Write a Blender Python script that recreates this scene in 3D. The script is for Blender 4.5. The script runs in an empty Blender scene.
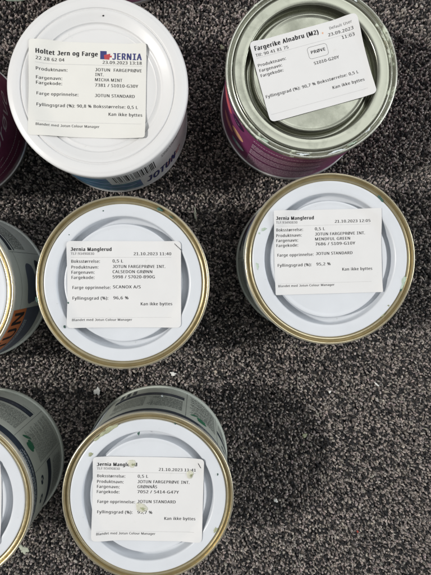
import bpy, bmesh, math, random
import numpy as np
from math import sin, cos, pi, radians as rad, sqrt, atan2

SC = bpy.context.scene
MM = 0.001
random.seed(7)
rng = np.random.default_rng(7)

# ---------------------------------------------------------------- camera
cam_d = bpy.data.cameras.new('camera')
cam = bpy.data.objects.new('camera', cam_d)
SC.collection.objects.link(cam)
cam.location = (0, 0, 0.401)
cam.rotation_euler = (rad(-1.68), rad(-1.68), 0)
cam_d.sensor_fit = 'VERTICAL'
cam_d.sensor_height = 24
cam_d.lens = 563 / 575 * 24
cam_d.clip_start = 0.01
cam_d.clip_end = 50
SC.camera = cam

# ---------------------------------------------------------------- light
world = bpy.data.worlds.new('World')
SC.world = world
world.use_nodes = True
wt = world.node_tree
bg = wt.nodes['Background']
bg.inputs[1].default_value = 0.37
# room light: noise blotches added for varied metal reflections, darker where the photographer stands
wc = wt.nodes.new('ShaderNodeTexCoord')
wn = wt.nodes.new('ShaderNodeTexNoise'); wn.inputs['Scale'].default_value = 2.2; wn.inputs['Detail'].default_value = 2
wt.links.new(wc.outputs['Generated'], wn.inputs['Vector'])
wr = wt.nodes.new('ShaderNodeValToRGB')
wr.color_ramp.elements[0].position = 0.38; wr.color_ramp.elements[0].color = (0.22, 0.22, 0.22, 1)
wr.color_ramp.elements[1].position = 0.62; wr.color_ramp.elements[1].color = (1.45, 1.48, 1.5, 1)
wt.links.new(wn.outputs['Fac'], wr.inputs['Fac'])
wd = wt.nodes.new('ShaderNodeVectorMath'); wd.operation = 'DISTANCE'; wd.inputs[1].default_value = (0.0, -0.35, 0.93)
wt.links.new(wc.outputs['Generated'], wd.inputs[0])
wm = wt.nodes.new('ShaderNodeMapRange'); wm.inputs['From Min'].default_value = 0.25; wm.inputs['From Max'].default_value = 0.55
wm.inputs['To Min'].default_value = 0.35; wm.inputs['To Max'].default_value = 1.0
wt.links.new(wd.outputs['Value'], wm.inputs['Value'])
wv = wt.nodes.new('ShaderNodeVectorMath'); wv.operation = 'SCALE'
wt.links.new(wr.outputs['Color'], wv.inputs[0]); wt.links.new(wm.outputs['Result'], wv.inputs['Scale'])
wt.links.new(wv.outputs['Vector'], bg.inputs[0])

def area(name, loc, target, size, power, col):
    d = bpy.data.lights.new(name, 'AREA')
    d.shape = 'RECTANGLE'
    d.size, d.size_y = size
    d.energy = power
    d.color = col
    o = bpy.data.objects.new(name, d)
    SC.collection.objects.link(o)
    o.location = loc
    from mathutils import Vector
    o.rotation_euler = (Vector(target) - Vector(loc)).to_track_quat('-Z', 'Y').to_euler()
    return o

area('key_lamp', (-2.75, -0.05, 3.0), (0, 0, 0), (0.30, 0.30), 128, (1.0, 0.965, 0.92))
area('overhead_fill', (0.9, 0.9, 2.2), (0, 0, 0), (1.5, 0.9), 11, (0.95, 0.975, 1.0))  # added overhead fill, also something for the metal to reflect
area('side_fill', (2.4, 0.1, 0.85), (0, 0, 0.05), (1.3, 0.8), 32, (0.93, 0.965, 1.0))  # added low fill, no real window; brightens the right-facing tin walls

SC.view_settings.view_transform = 'Standard'
SC.view_settings.look = 'None'
SC.view_settings.exposure = 0.0
SC.view_settings.gamma = 1.0

# ---------------------------------------------------------------- materials
def mat(name, col, rough=0.5, metal=0.0, var=0.08, scale=300, bump=0.0, bscale=600, spec=0.5, rvar=0.0,
        patch=None, coat=0.0):
    """principled material; small tonal wear by noise, optional patches of a second colour"""
    m = bpy.data.materials.new(name)
    m.use_nodes = True
    nt = m.node_tree
    b = nt.nodes['Principled BSDF']
    b.inputs['Roughness'].default_value = rough
    b.inputs['Metallic'].default_value = metal
    b.inputs['Specular IOR Level'].default_value = spec
    b.inputs['Coat Weight'].default_value = coat
    tc = nt.nodes.new('ShaderNodeTexCoord')
    n = nt.nodes.new('ShaderNodeTexNoise')
    n.inputs['Scale'].default_value = scale
    n.inputs['Detail'].default_value = 5
    nt.links.new(tc.outputs['Object'], n.inputs['Vector'])
    r = nt.nodes.new('ShaderNodeValToRGB')
    r.color_ramp.elements[0].position = 0.3
    r.color_ramp.elements[1].position = 0.7
    r.color_ramp.elements[0].color = tuple(c * (1 - var) for c in col) + (1,)
    r.color_ramp.elements[1].color = tuple(min(1, c * (1 + var)) for c in col) + (1,)
    nt.links.new(n.outputs['Fac'], r.inputs['Fac'])
    out = r.outputs['Color']
    if patch:
        pc, pscale, lo, hi, prough, pmetal = patch
        n2 = nt.nodes.new('ShaderNodeTexNoise')
        n2.inputs['Scale'].default_value = pscale
        n2.inputs['Detail'].default_value = 6
        n2.inputs['Roughness'].default_value = 0.65
        nt.links.new(tc.outputs['Object'], n2.inputs['Vector'])
        mr = nt.nodes.new('ShaderNodeMapRange')
        mr.inputs['From Min'].default_value = lo
        mr.inputs['From Max'].default_value = hi
        nt.links.new(n2.outputs['Fac'], mr.inputs['Value'])
        mx = nt.nodes.new('ShaderNodeMix')
        mx.data_type = 'RGBA'
        nt.links.new(mr.outputs['Result'], mx.inputs['Factor'])
        nt.links.new(out, mx.inputs['A'])
        mx.inputs['B'].default_value = tuple(pc) + (1,)
        out = mx.outputs['Result']
        for key, a, c in (('Roughness', rough, prough), ('Metallic', metal, pmetal)):
            q = nt.nodes.new('ShaderNodeMapRange')
            q.inputs['To Min'].default_value = a
            q.inputs['To Max'].default_value = c
            nt.links.new(mr.outputs['Result'], q.inputs['Value'])
            nt.links.new(q.outputs['Result'], b.inputs[key])
    elif rvar:
        n3 = nt.nodes.new('ShaderNodeTexNoise')
        n3.inputs['Scale'].default_value = 90
        n3.inputs['Detail'].default_value = 6
        nt.links.new(tc.outputs['Object'], n3.inputs['Vector'])
        q = nt.nodes.new('ShaderNodeMapRange')
        q.inputs['From Min'].default_value = 0.3
        q.inputs['From Max'].default_value = 0.7
        q.inputs['To Min'].default_value = max(0.03, rough - rvar)
        q.inputs['To Max'].default_value = rough + rvar
        nt.links.new(n3.outputs['Fac'], q.inputs['Value'])
        nt.links.new(q.outputs['Result'], b.inputs['Roughness'])
    nt.links.new(out, b.inputs['Base Color'])
    if bump:
        nb = nt.nodes.new('ShaderNodeTexNoise')
        nb.inputs['Scale'].default_value = bscale
        nb.inputs['Detail'].default_value = 4
        nt.links.new(tc.outputs['Object'], nb.inputs['Vector'])
        bp = nt.nodes.new('ShaderNodeBump')
        bp.inputs['Strength'].default_value = bump
        bp.inputs['Distance'].default_value = 0.0006
        nt.links.new(nb.outputs['Fac'], bp.inputs['Height'])
        nt.links.new(bp.outputs['Normal'], b.inputs['Normal'])
    return m

M = {}
M['gold'] = mat('gold_lacquer', (0.55, 0.485, 0.325), 0.29, 0.86, 0.08, 120, 0.22, 160,
                patch=((0.30, 0.27, 0.18), 60, 0.60, 0.72, 0.45, 0.5))
M['seam'] = mat('pale_seam', (0.72, 0.70, 0.62), 0.32, 0.55, 0.12, 200, 0.1, 300, rvar=0.1)
M['silver'] = mat('tin', (0.58, 0.58, 0.57), 0.32, 0.9, 0.1, 150, 0.12, 250, rvar=0.1)
M['lid'] = mat('white_lacquer', (0.635, 0.662, 0.695), 0.32, 0, 0.03, 60, 0.14, 60,
               patch=((0.50, 0.525, 0.53), 190, 0.65, 0.75, 0.5, 0.0))
M['lid_grey'] = mat('sage_tin', (0.285, 0.29, 0.235), 0.2, 0.9, 0.03, 40, 0.05, 60,
                    patch=((0.25, 0.26, 0.205), 45, 0.5, 0.75, 0.36, 0.7))
M['rim_grey'] = mat('sage_rim', (0.46, 0.465, 0.40), 0.27, 0.85, 0.08, 90, 0.15, 220,
                    patch=((0.58, 0.63, 0.52), 70, 0.56, 0.60, 0.5, 0.0))
M['plastic'] = mat('white_plastic', (0.70, 0.70, 0.695), 0.36, 0, 0.015, 50, 0.07, 60,
                   patch=((0.56, 0.56, 0.54), 170, 0.66, 0.76, 0.5, 0.0))
M['paper'] = mat('paper', (0.695, 0.695, 0.69), 0.62, 0, 0.02, 60, 0.12, 160, spec=0.3, patch=((0.62, 0.62, 0.59), 140, 0.64, 0.78, 0.6, 0.0))
M['paper_cream'] = mat('cream_paper', (0.72, 0.715, 0.675), 0.6, 0, 0.02, 60, 0.12, 200, spec=0.3)
M['ink'] = mat('ink', (0.022, 0.022, 0.024), 0.6, 0, 0.3, 900, spec=0.2)
M['ink_soft'] = mat('faint_ink', (0.16, 0.16, 0.165), 0.6, 0, 0.3, 900, spec=0.2)
M['ink_line'] = mat('hairline', (0.50, 0.50, 0.50), 0.6, 0, 0.1, 900, spec=0.2)
M['logo_navy'] = mat('logo_navy', (0.03, 0.035, 0.16), 0.5)
M['logo_red'] = mat('logo_red', (0.45, 0.05, 0.06), 0.5)
M['sage'] = mat('sage_print', (0.49, 0.525, 0.465), 0.36, 0, 0.03, 100, 0.05, 200, rvar=0.06)
M['pale'] = mat('pale_print', (0.62, 0.66, 0.61), 0.36, 0, 0.03, 100, 0.05, 200, rvar=0.06)
M['navy'] = mat('navy_print', (0.022, 0.034, 0.052), 0.36, 0, 0.1, 100)
M['slate'] = mat('slate_print', (0.105, 0.125, 0.17), 0.4, 0, 0.1, 100)
M['orange'] = mat('orange_print', (0.62, 0.19, 0.06), 0.38, 0, 0.06, 100)
M['fine'] = mat('fine_print', (0.19, 0.21, 0.195), 0.5, 0, 0.2, 500)
M['fine_pale'] = mat('pale_fine_print', (0.50, 0.55, 0.57), 0.5, 0, 0.1, 500)
M['green'] = mat('green_print', (0.03, 0.16, 0.085), 0.4, 0, 0.1, 100)
M['wine_red'] = mat('wine_print', (0.16, 0.02, 0.035), 0.4, 0, 0.1, 100)
M['purple'] = mat('plum_print', (0.26, 0.055, 0.16), 0.33, 0, 0.08, 80, 0.04, 200, rvar=0.06)
M['maroon'] = mat('maroon_print', (0.15, 0.026, 0.068), 0.33, 0, 0.15, 80, 0.04, 200, rvar=0.06)
M['pink_fine'] = mat('pink_fine_print', (0.62, 0.45, 0.54), 0.5, 0, 0.1, 500)
M['script'] = mat('script_print', (0.45, 0.38, 0.38), 0.5, 0, 0.1, 500)
M['coral'] = mat('coral_print', (0.75, 0.15, 0.17), 0.38, 0, 0.05, 100)
M['salmon'] = mat('salmon_print', (0.68, 0.30, 0.26), 0.38, 0, 0.05, 100)
M['peach'] = mat('peach_print', (0.80, 0.43, 0.25), 0.38, 0, 0.05, 100)
M['aubergine'] = mat('aubergine_print', (0.045, 0.015, 0.05), 0.38, 0, 0.05, 100)
M['teal'] = mat('teal_print', (0.26, 0.42, 0.41), 0.38, 0, 0.05, 100)
M['mist'] = mat('mist_print', (0.68, 0.74, 0.75), 0.38, 0, 0.05, 100)
M['pot_white'] = mat('pot_white', (0.76, 0.77, 0.78), 0.4, 0, 0.03, 100)
M['blue_a'] = mat('blue_print', (0.05, 0.13, 0.31), 0.4, 0, 0.12, 150)
M['blue_b'] = mat('pale_blue_print', (0.25, 0.41, 0.55), 0.4, 0, 0.12, 150)
M['blue_c'] = mat('teal_blue_print', (0.09, 0.29, 0.33), 0.4, 0, 0.12, 150)
M['chip'] = mat('white_paint_chip', (0.74, 0.74, 0.70), 0.55, 0, 0.08, 500, 0.3, 500)
M['chip_sage'] = mat('sage_paint_chip', (0.40, 0.43, 0.34), 0.6, 0, 0.15, 500, 0.3, 500)
M['chip_olive'] = mat('olive_paint', (0.34, 0.36, 0.23), 0.5, 0, 0.15, 400, 0.3, 500)
M['chip_cream'] = mat('cream_paint', (0.58, 0.58, 0.48), 0.35, 0, 0.12, 400, 0.3, 500)
M['chip_dark'] = mat('dark_green_paint', (0.035, 0.10, 0.075), 0.45, 0, 0.2, 400, 0.3, 500)
M['chip_pale'] = mat('pale_green_paint', (0.42, 0.52, 0.42), 0.5, 0, 0.15, 400, 0.3, 500)
M['chip_red'] = mat('red_fleck', (0.35, 0.05, 0.03), 0.6, 0, 0.1, 400)

# ---------------------------------------------------------------- mesh helpers (millimetres in, metres out)
class MB:
    def __init__(s):
        s.v = []; s.f = []
    def add(s, vs, fs):
        o = len(s.v)
        s.v += [tuple(p) for p in vs]
        s.f += [tuple(i + o for i in f) for f in fs]
        return s
    def grid(s, rows, close=False):
        n = len(rows[0]); o = len(s.v)
        for r in rows: s.v += [tuple(p) for p in r]
        for i in range(len(rows) - 1):
            for j in range(n if close else n - 1):
                k = (j + 1) % n
                s.f.append((o + i*n + j, o + i*n + k, o + (i+1)*n + k, o + (i+1)*n + j))
        return s
    def build(s, name, material, parent=None, loc=None, smooth=True, sharp=40):
        me = bpy.data.meshes.new(name)
        me.from_pydata([(x*MM, y*MM, z*MM) for x, y, z in s.v], [], s.f)
        me.validate()
        me.materials.append(material)
        if smooth:
            me.shade_smooth()
            me.set_sharp_from_angle(angle=rad(sharp))
        o = bpy.data.objects.new(name, me)
        SC.collection.objects.link(o)
        if parent: o.parent = parent
        if loc: o.location = [c*MM for c in loc]
        return o

def lathe(profile, segs=144, wob=0.0, ph=0.0):
    mb = MB()
    rows = []
    for r, z in profile:
        rows.append([((r + wob*sin(3*a + ph)*(1 if r > 5 else 0))*cos(a), (r + wob*sin(3*a + ph)*(1 if r > 5 else 0))*sin(a),
                      z + wob*0.8*sin(2*a + ph*2)) for a in [2*pi*j/segs for j in range(segs)]])
    if profile[-1][0] < 1e-6:
        rows.pop()
        mb.grid(rows, True)
        c = len(mb.v); n = segs
        mb.v.append((0, 0, profile[-1][1]))
        b = c - n
        for j in range(n): mb.f.append((b + j, b + (j+1) % n, c))
    else:
        mb.grid(rows, True)
    return mb

def tag(o, label, cat, group=None, kind=None):
    if label: o['label'] = label
    if cat: o['category'] = cat
    if group: o['group'] = group
    if kind: o['kind'] = kind
    return o

def empty(name, x, y, z):
    o = bpy.data.objects.new(name, None)
    SC.collection.objects.link(o)
    o.empty_display_size = 0.02
    o.location = (x*MM, y*MM, z*MM)
    return o

OUTLINES = (
    'A~650~554,0,467,225,179,225,93,0,0,0,284,730,367,730,650,0 358,527,348,556,334,600,324,634,313,594,302,556,292,527,209,306,439,306|B~661~306,727,390,7'
    '22,458,708,513,686,551,653,575,606,582,547,579,506,566,471,547,440,519,416,485,397,444,386,444,381,487,370,527,354,560,331,585,299,601,258,606,207,603'
    ',165,593,127,576,94,553,66,524,42,488,24,449,10,403,3,354,0,99,0,99,727 325,417,381,420,424,430,453,447,478,485,487,537,477,587,445,622,411,637,367,64'
    '6,311,648,190,648,190,417 190,341,190,77,336,77,395,81,439,94,471,115,492,142,505,175,509,213,505,250,492,280,469,306,436,325,407,334,372,339,330,341|'
    'C~643~410,656,373,655,337,647,306,637,261,612,226,579,206,551,189,520,176,486,166,448,161,407,159,363,162,306,171,254,187,208,208,167,236,133,270,105,'
    '310,86,357,74,409,70,455,72,500,79,542,88,584,99,584,19,542,6,499,-3,468,-8,434,-9,396,-10,326,-5,264,10,211,36,165,71,128,114,99,166,79,226,66,292,62'
    ',364,65,417,72,468,85,515,103,558,126,598,152,633,184,664,221,689,261,709,307,724,357,733,411,737,448,736,483,732,519,726,568,712,612,694,575,617,539,'
    '631,500,645,457,653|D~742~680,370,676,293,661,225,636,166,601,115,557,74,506,42,445,19,377,5,301,0,99,0,99,727,322,727,392,722,455,708,513,685,562,655'
    ',604,614,637,566,661,509,676,444 584,367,580,428,570,481,552,527,528,563,496,595,458,618,415,634,364,645,310,648,190,648,190,79,289,79,379,86,453,110,'
    '510,151,551,208,576,279|E~566~505,0,99,0,99,727,505,727,505,646,190,646,190,419,486,419,486,340,190,340,190,80,505,80|F~528~190,0,99,0,99,727,505,727,'
    '505,646,190,646,190,388,486,388,486,308,190,308|G~741~414,383,665,383,665,28,625,15,586,6,547,-1,505,-6,459,-9,410,-10,339,-5,275,10,219,36,173,70,133'
    ',113,103,165,80,223,66,291,62,363,67,435,82,501,107,561,141,612,184,656,236,690,296,716,363,732,439,737,478,736,516,732,554,726,590,717,623,707,655,69'
    '4,620,614,580,631,534,645,485,653,434,656,378,652,329,641,285,620,247,594,216,560,190,519,173,473,161,421,157,363,161,308,170,256,185,211,208,169,237,'
    '134,274,107,318,86,370,74,431,70,476,71,513,75,544,80,573,86,573,302,414,302|H~754~655,0,562,0,562,339,190,339,190,0,99,0,99,727,190,727,190,419,562,4'
    '19,562,727,655,727|I~572~84,727,488,727,488,645,336,645,336,82,488,82,488,0,84,0,84,82,236,82,236,645,84,645|J~580~84,29,84,144,129,110,175,85,224,71,'
    '273,66,333,74,370,102,386,133,394,178,398,238,398,645,213,645,213,727,496,727,496,238,491,154,474,89,445,43,403,11,345,-8,273,-14,226,-11,180,-3,133,1'
    '0|K~629~629,0,521,0,265,346,190,282,190,0,99,0,99,727,190,727,190,368,252,438,316,506,511,727,619,727,331,410|L~533~99,0,99,727,190,727,190,81,508,81,'
    '508,0|M~922~419,0,180,637,176,637,180,585,183,516,183,440,183,0,99,0,99,727,233,727,458,131,462,131,690,727,825,727,825,0,733,0,733,447,735,518,737,58'
    '4,741,636,737,636,495,0|N~773~675,0,567,0,179,604,175,604,179,548,181,480,183,406,183,0,99,0,99,727,204,727,593,126,596,126,594,174,591,245,589,316,58'
    '9,727,675,727|O~794~732,364,731,310,723,259,712,211,694,167,674,128,647,93,617,62,582,37,543,16,499,1,450,-8,398,-10,344,-8,294,1,249,16,209,37,175,62'
    ',145,93,119,128,99,167,82,212,71,259,65,311,62,365,66,436,79,502,99,561,127,612,165,656,211,691,264,717,327,732,398,737,468,732,529,717,582,691,628,65'
    '6,665,613,694,561,716,502,728,436 159,364,161,306,170,254,184,207,204,166,231,132,263,105,302,85,346,74,398,70,449,74,495,85,533,105,565,132,590,166,6'
    '10,207,624,254,633,306,636,364,629,449,610,521,579,580,534,623,473,648,398,657,348,653,302,642,263,622,231,595,204,562,184,521,170,475,161,422|P~615~2'
    '91,727,377,721,447,702,499,670,534,628,557,576,563,513,560,469,549,426,529,388,501,353,476,332,445,316,411,302,370,292,325,285,274,283,190,283,190,0,9'
    '9,0,99,727 283,648,190,648,190,362,264,362,307,363,345,368,378,376,419,395,447,424,463,461,469,509,464,552,449,586,424,614,388,633,341,645|Q~794~732,3'
    '64,730,307,722,254,709,203,690,157,666,117,638,81,604,51,565,27,521,8,695,-173,563,-173,424,-9,411,-10,398,-10,344,-8,294,1,249,16,209,37,175,62,145,9'
    '3,119,128,99,167,82,212,71,259,65,311,62,365,66,436,79,502,99,561,127,612,165,656,211,691,264,717,327,732,398,737,468,732,529,717,582,691,628,656,665,'
    '613,694,561,716,502,728,436 159,364,161,306,170,254,184,207,204,166,231,132,263,105,302,85,346,74,398,70,449,74,495,85,533,105,565,132,590,166,610,207'
    ',624,254,633,306,636,364,629,449,610,521,579,580,534,623,473,648,398,657,348,653,302,642,263,622,231,595,204,562,184,521,170,475,161,422|R~633~299,727'
    ',357,724,406,717,448,704,483,685,513,662,535,634,551,601,561,563,563,520,558,467,542,424,518,388,488,362,454,341,419,326,618,0,511,0,335,301,190,301,1'
    '90,0,99,0,99,727 294,647,190,647,190,378,299,378,353,382,396,393,429,412,450,440,464,475,469,516,464,558,450,593,426,617,393,634,349,643|S~558~511,194'
    ',508,154,497,117,480,84,455,56,425,33,390,14,348,1,302,-8,251,-10,212,-9,174,-6,138,-1,105,5,77,14,52,24,52,112,93,96,143,82,180,75,217,71,255,70,305,'
    '72,346,84,378,100,401,124,415,152,419,187,415,219,403,246,383,270,351,292,324,306,289,320,249,336,204,354,166,373,134,395,108,419,88,445,72,476,63,511'
    ',61,552,65,589,74,622,90,651,113,676,140,698,173,714,209,727,250,735,293,737,332,736,368,732,403,726,450,713,494,697,464,618,426,633,383,645,337,653,2'
    '91,656,249,653,214,643,188,627,169,606,157,580,154,551,157,516,169,490,189,466,218,445,245,433,275,419,312,403,353,388,390,372,421,354,459,324,488,289'
    ',505,246|T~566~329,0,237,0,237,646,10,646,10,727,554,727,554,646,329,646|U~743~651,256,648,208,638,162,620,121,596,82,566,51,528,25,482,5,429,-6,368,-'
    '10,285,-3,217,23,162,63,123,118,99,183,91,259,91,727,183,727,183,255,188,200,204,155,231,118,268,91,315,75,373,70,415,72,450,80,481,93,516,122,542,160'
    ',556,204,561,256,561,727,651,727|V~610~610,727,351,0,259,0,0,727,95,727,259,260,279,203,293,151,306,102,317,151,332,204,351,263,514,727|W~946~933,727,'
    '740,0,647,0,506,476,494,520,482,562,473,598,471,610,469,619,466,598,458,562,447,519,434,473,297,0,204,0,13,727,108,727,221,283,232,236,241,192,249,150'
    ',255,110,261,151,270,195,282,242,294,288,422,727,516,727,650,285,664,237,675,192,683,148,690,110,698,164,711,222,726,284,837,727|X~596~593,0,488,0,296'
    ',316,100,0,4,0,245,378,19,727,121,727,299,442,478,727,575,727,350,381|Y~576~288,369,477,727,576,727,334,282,334,0,242,0,242,278,0,727,100,727|Z~582~54'
    '2,0,38,0,38,70,421,645,51,645,51,727,532,727,532,657,150,81,542,81|a~571~293,554,354,549,403,535,440,511,467,476,483,429,488,372,488,0,424,0,406,77,40'
    '2,77,378,51,354,28,327,11,297,-1,261,-8,218,-10,173,-6,131,8,95,29,70,61,52,102,47,151,55,202,75,244,110,278,161,302,227,318,308,326,401,329,401,362,3'
    '93,419,372,455,336,476,288,482,246,480,207,469,169,455,134,440,107,508,146,525,192,540,225,548,259,553 320,264,259,258,212,247,179,231,150,197,140,151'
    ',146,110,167,84,199,67,239,62,283,66,321,79,354,100,379,131,395,170,400,218,400,266|b~625~176,585,175,520,171,473,176,473,204,505,240,532,270,544,305,'
    '552,345,554,409,547,463,523,509,483,543,429,563,359,570,273,567,213,557,161,542,115,520,77,495,46,463,22,428,4,388,-6,345,-10,305,-8,270,0,240,13,204,'
    '39,176,70,169,70,151,0,86,0,86,773,176,773 330,481,278,475,239,458,209,430,190,391,183,358,178,320,176,275,176,272,180,209,190,159,209,118,237,88,278,'
    '70,331,65,377,70,412,88,442,118,461,160,473,211,477,274,473,336,461,388,442,429,412,457,376,475|c~488~306,-10,259,-6,216,3,176,19,142,43,112,74,88,110'
    ',70,156,60,209,56,270,60,332,71,387,90,434,114,472,145,502,180,527,221,543,264,552,311,556,353,553,392,547,426,538,454,527,428,452,401,461,370,469,339'
    ',475,310,477,259,471,218,454,188,425,166,384,156,351,151,313,148,270,151,230,156,193,166,160,188,119,218,90,256,74,305,67,346,70,383,76,416,86,445,99,'
    '445,19,416,6,386,-3,349,-9|d~625~280,-10,217,-3,162,22,117,61,82,115,62,185,56,272,62,358,84,429,118,483,162,524,217,548,280,556,321,553,355,544,384,5'
    '33,410,516,431,496,449,475,455,475,452,514,450,538,449,556,449,773,539,773,539,0,467,0,454,74,449,74,431,51,410,30,384,14,354,1,320,-8 294,65,346,70,3'
    '87,85,416,112,435,148,447,195,450,254,450,270,447,334,435,386,417,426,388,457,348,476,293,481,249,475,213,455,185,424,165,381,152,330,148,270,152,209,'
    '165,159,185,118,213,88,250,70|e~573~297,556,341,552,382,542,417,525,449,502,475,473,495,439,510,400,519,357,521,310,521,255,148,255,155,199,170,151,19'
    '5,114,230,88,273,71,322,66,372,69,415,76,455,88,497,104,497,25,455,10,415,-1,370,-8,318,-10,269,-6,223,4,181,22,145,46,114,77,89,115,71,160,60,212,56,'
    '269,60,326,70,377,86,422,109,462,137,495,170,521,208,540,251,552 296,482,256,478,222,464,195,442,174,410,159,372,151,326,429,326,425,370,414,409,396,4'
    '39,370,462,337,477|f~350~337,476,200,476,200,0,110,0,110,476,15,476,15,518,110,548,110,580,113,624,121,662,132,694,157,732,193,757,236,773,288,778,320'
    ',776,348,773,373,766,393,760,370,690,332,700,311,704,289,705,250,698,222,675,206,637,200,581,200,546,337,546|g~625~280,556,331,551,377,535,417,510,450'
    ',473,455,473,468,546,539,546,539,-9,537,-58,528,-102,513,-138,492,-171,466,-197,433,-218,393,-232,348,-241,296,-244,256,-244,221,-240,187,-236,140,-22'
    '5,99,-209,99,-127,141,-145,189,-159,225,-165,261,-169,301,-170,344,-165,381,-151,411,-128,433,-98,447,-61,450,-16,450,5,452,41,454,72,449,72,417,36,37'
    '9,10,334,-5,280,-10,216,-3,160,23,115,65,82,121,62,189,56,272,62,353,82,421,115,478,160,521,214,547 292,481,250,475,214,455,187,426,165,384,156,351,15'
    '1,313,148,270,152,209,165,157,185,117,214,86,250,69,294,63,332,66,365,74,392,88,414,108,431,133,443,166,449,204,452,250,452,272,450,318,444,358,435,39'
    '2,414,431,383,459,343,475|h~629~176,547,175,506,171,469,178,469,197,496,221,516,249,533,280,544,313,552,346,554,388,552,425,546,457,534,496,508,524,46'
    '9,537,436,544,398,547,355,547,0,458,0,458,349,454,390,445,422,429,448,391,472,336,481,282,475,240,457,211,429,190,391,183,359,178,322,176,282,176,0,86'
    ',0,86,773,176,773|i~263~176,546,176,0,86,0,86,546 132,750,151,746,169,736,180,718,184,693,180,667,169,650,151,639,132,636,112,639,95,650,84,667,80,693'
    ',84,718,95,736,112,746|j~263~23,-244,-1,-244,-23,-241,-41,-237,-56,-232,-56,-160,-24,-167,-8,-169,11,-170,41,-165,65,-152,81,-127,86,-85,86,546,176,54'
    '6,176,-81,173,-128,160,-169,140,-202,110,-225,71,-240 80,693,84,718,95,736,112,746,132,750,151,746,169,736,180,718,184,693,180,667,169,650,151,639,132'
    ',636,112,639,95,650,84,667|k~543~175,369,174,326,171,280,175,280,193,305,218,335,240,362,414,546,519,546,298,312,534,0,426,0,237,254,175,200,175,0,86,'
    '0,86,773,175,773|l~263~176,0,86,0,86,773,176,773|m~952~685,556,741,551,788,534,823,509,849,471,864,419,869,355,869,0,780,0,780,351,774,407,754,448,719'
    ',472,670,481,622,475,584,459,556,434,537,400,525,355,521,301,521,0,434,0,434,351,430,391,421,422,406,448,384,466,357,477,321,481,273,475,235,457,208,4'
    '29,190,391,183,359,178,324,176,283,176,0,86,0,86,546,159,546,173,471,178,471,197,497,219,519,246,535,275,547,306,553,337,556,378,553,412,546,443,533,4'
    '80,505,505,464,510,464,530,492,556,515,585,533,617,546,650,553|n~629~349,556,409,551,458,534,496,509,524,471,540,419,547,355,547,0,458,0,458,349,454,3'
    '90,445,422,429,448,391,472,336,481,282,475,240,458,211,429,192,391,180,341,176,283,176,0,86,0,86,546,159,546,173,471,178,471,198,497,222,519,251,535,2'
    '82,547,315,553|o~615~561,274,558,230,553,190,543,154,529,121,513,90,492,65,455,32,411,9,379,-1,344,-8,306,-10,254,-5,207,9,164,32,127,65,107,90,89,121'
    ',75,154,65,190,58,230,56,274,60,331,70,382,86,426,110,466,140,497,174,523,214,540,259,552,310,556,357,552,401,540,440,523,475,497,505,466,529,426,547,'
    '382,557,331 148,274,151,233,156,195,165,162,187,121,218,90,258,71,308,65,358,71,398,90,430,121,452,162,461,195,466,233,468,274,466,315,461,351,450,384'
    ',429,425,398,455,358,475,307,481,256,475,217,455,187,425,165,384,152,334|p~625~346,556,409,548,463,524,509,486,543,430,563,360,570,274,567,216,557,164'
    ',542,118,520,79,495,47,463,22,428,4,388,-6,345,-10,306,-8,270,1,241,14,216,30,194,48,176,70,170,70,174,25,176,-20,176,-244,86,-244,86,546,160,546,173,'
    '471,176,471,194,494,216,514,240,532,270,544,305,553 330,481,280,475,241,459,212,434,193,397,184,367,179,331,176,291,176,274,178,231,183,193,190,160,20'
    '9,118,239,89,279,70,331,65,377,71,414,91,442,124,462,166,471,199,476,236,477,275,473,332,461,383,442,424,412,455,376,475|q~625~449,-11,450,32,452,55,4'
    '54,74,449,74,421,41,384,14,354,1,318,-8,278,-10,216,-3,162,22,118,61,84,115,62,185,56,272,60,331,69,383,85,429,105,467,132,499,164,524,199,542,239,552'
    ',280,556,321,553,355,544,386,532,422,504,450,471,454,471,468,546,539,546,539,-244,449,-244 296,65,345,70,386,85,415,110,434,147,443,178,448,213,450,25'
    '2,450,270,447,334,435,387,416,428,387,458,346,476,293,481,249,475,212,455,184,424,165,381,152,330,148,270,152,209,165,160,185,118,213,89,250,70|r~420~'
    '341,556,374,554,391,552,405,549,393,467,379,469,364,472,349,473,335,475,305,471,275,461,247,445,223,424,204,397,189,367,179,331,176,291,176,0,86,0,86,'
    '546,160,546,170,445,174,445,193,475,216,501,242,524,272,540,305,552|s~487~442,151,435,102,415,62,383,30,340,8,306,-3,266,-8,223,-10,171,-8,126,-1,86,1'
    '0,53,24,53,105,89,90,132,76,179,66,226,62,284,67,325,84,348,109,355,142,353,162,344,179,329,195,303,212,269,228,221,249,171,269,131,289,96,311,72,337,'
    '57,370,52,411,58,454,77,490,108,518,150,539,199,552,256,556,305,553,349,546,391,534,430,519,400,448,364,461,327,472,289,480,250,482,202,478,166,464,14'
    '5,444,137,416,141,396,151,378,169,363,195,348,278,312,326,293,367,273,398,250,422,223,436,190|t~367~269,63,289,63,311,67,330,70,345,75,345,6,327,0,305'
    ',-5,278,-9,254,-10,212,-6,175,5,142,25,115,56,104,84,96,118,94,159,94,476,16,476,16,519,95,554,131,670,183,670,183,546,341,546,341,476,183,476,183,161'
    ',189,118,207,88,235,69|u~629~542,546,542,0,469,0,455,72,452,72,431,46,407,25,378,10,346,-1,313,-8,279,-10,237,-8,202,-1,170,10,131,37,103,75,90,108,82'
    ',145,80,188,80,546,171,546,171,194,174,155,184,122,200,96,239,72,292,65,346,70,388,88,419,115,438,154,447,185,452,222,453,261,453,546|v~516~207,0,0,54'
    '6,95,546,212,223,228,174,245,122,251,99,255,80,259,80,272,122,288,175,306,223,421,546,516,546,310,0|w~799~439,308,426,350,416,391,407,425,401,453,397,'
    '453,391,425,383,390,373,349,360,307,263,1,161,1,11,547,104,547,179,255,194,195,207,138,212,114,214,93,218,93,226,123,235,162,245,203,255,239,351,547,4'
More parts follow.
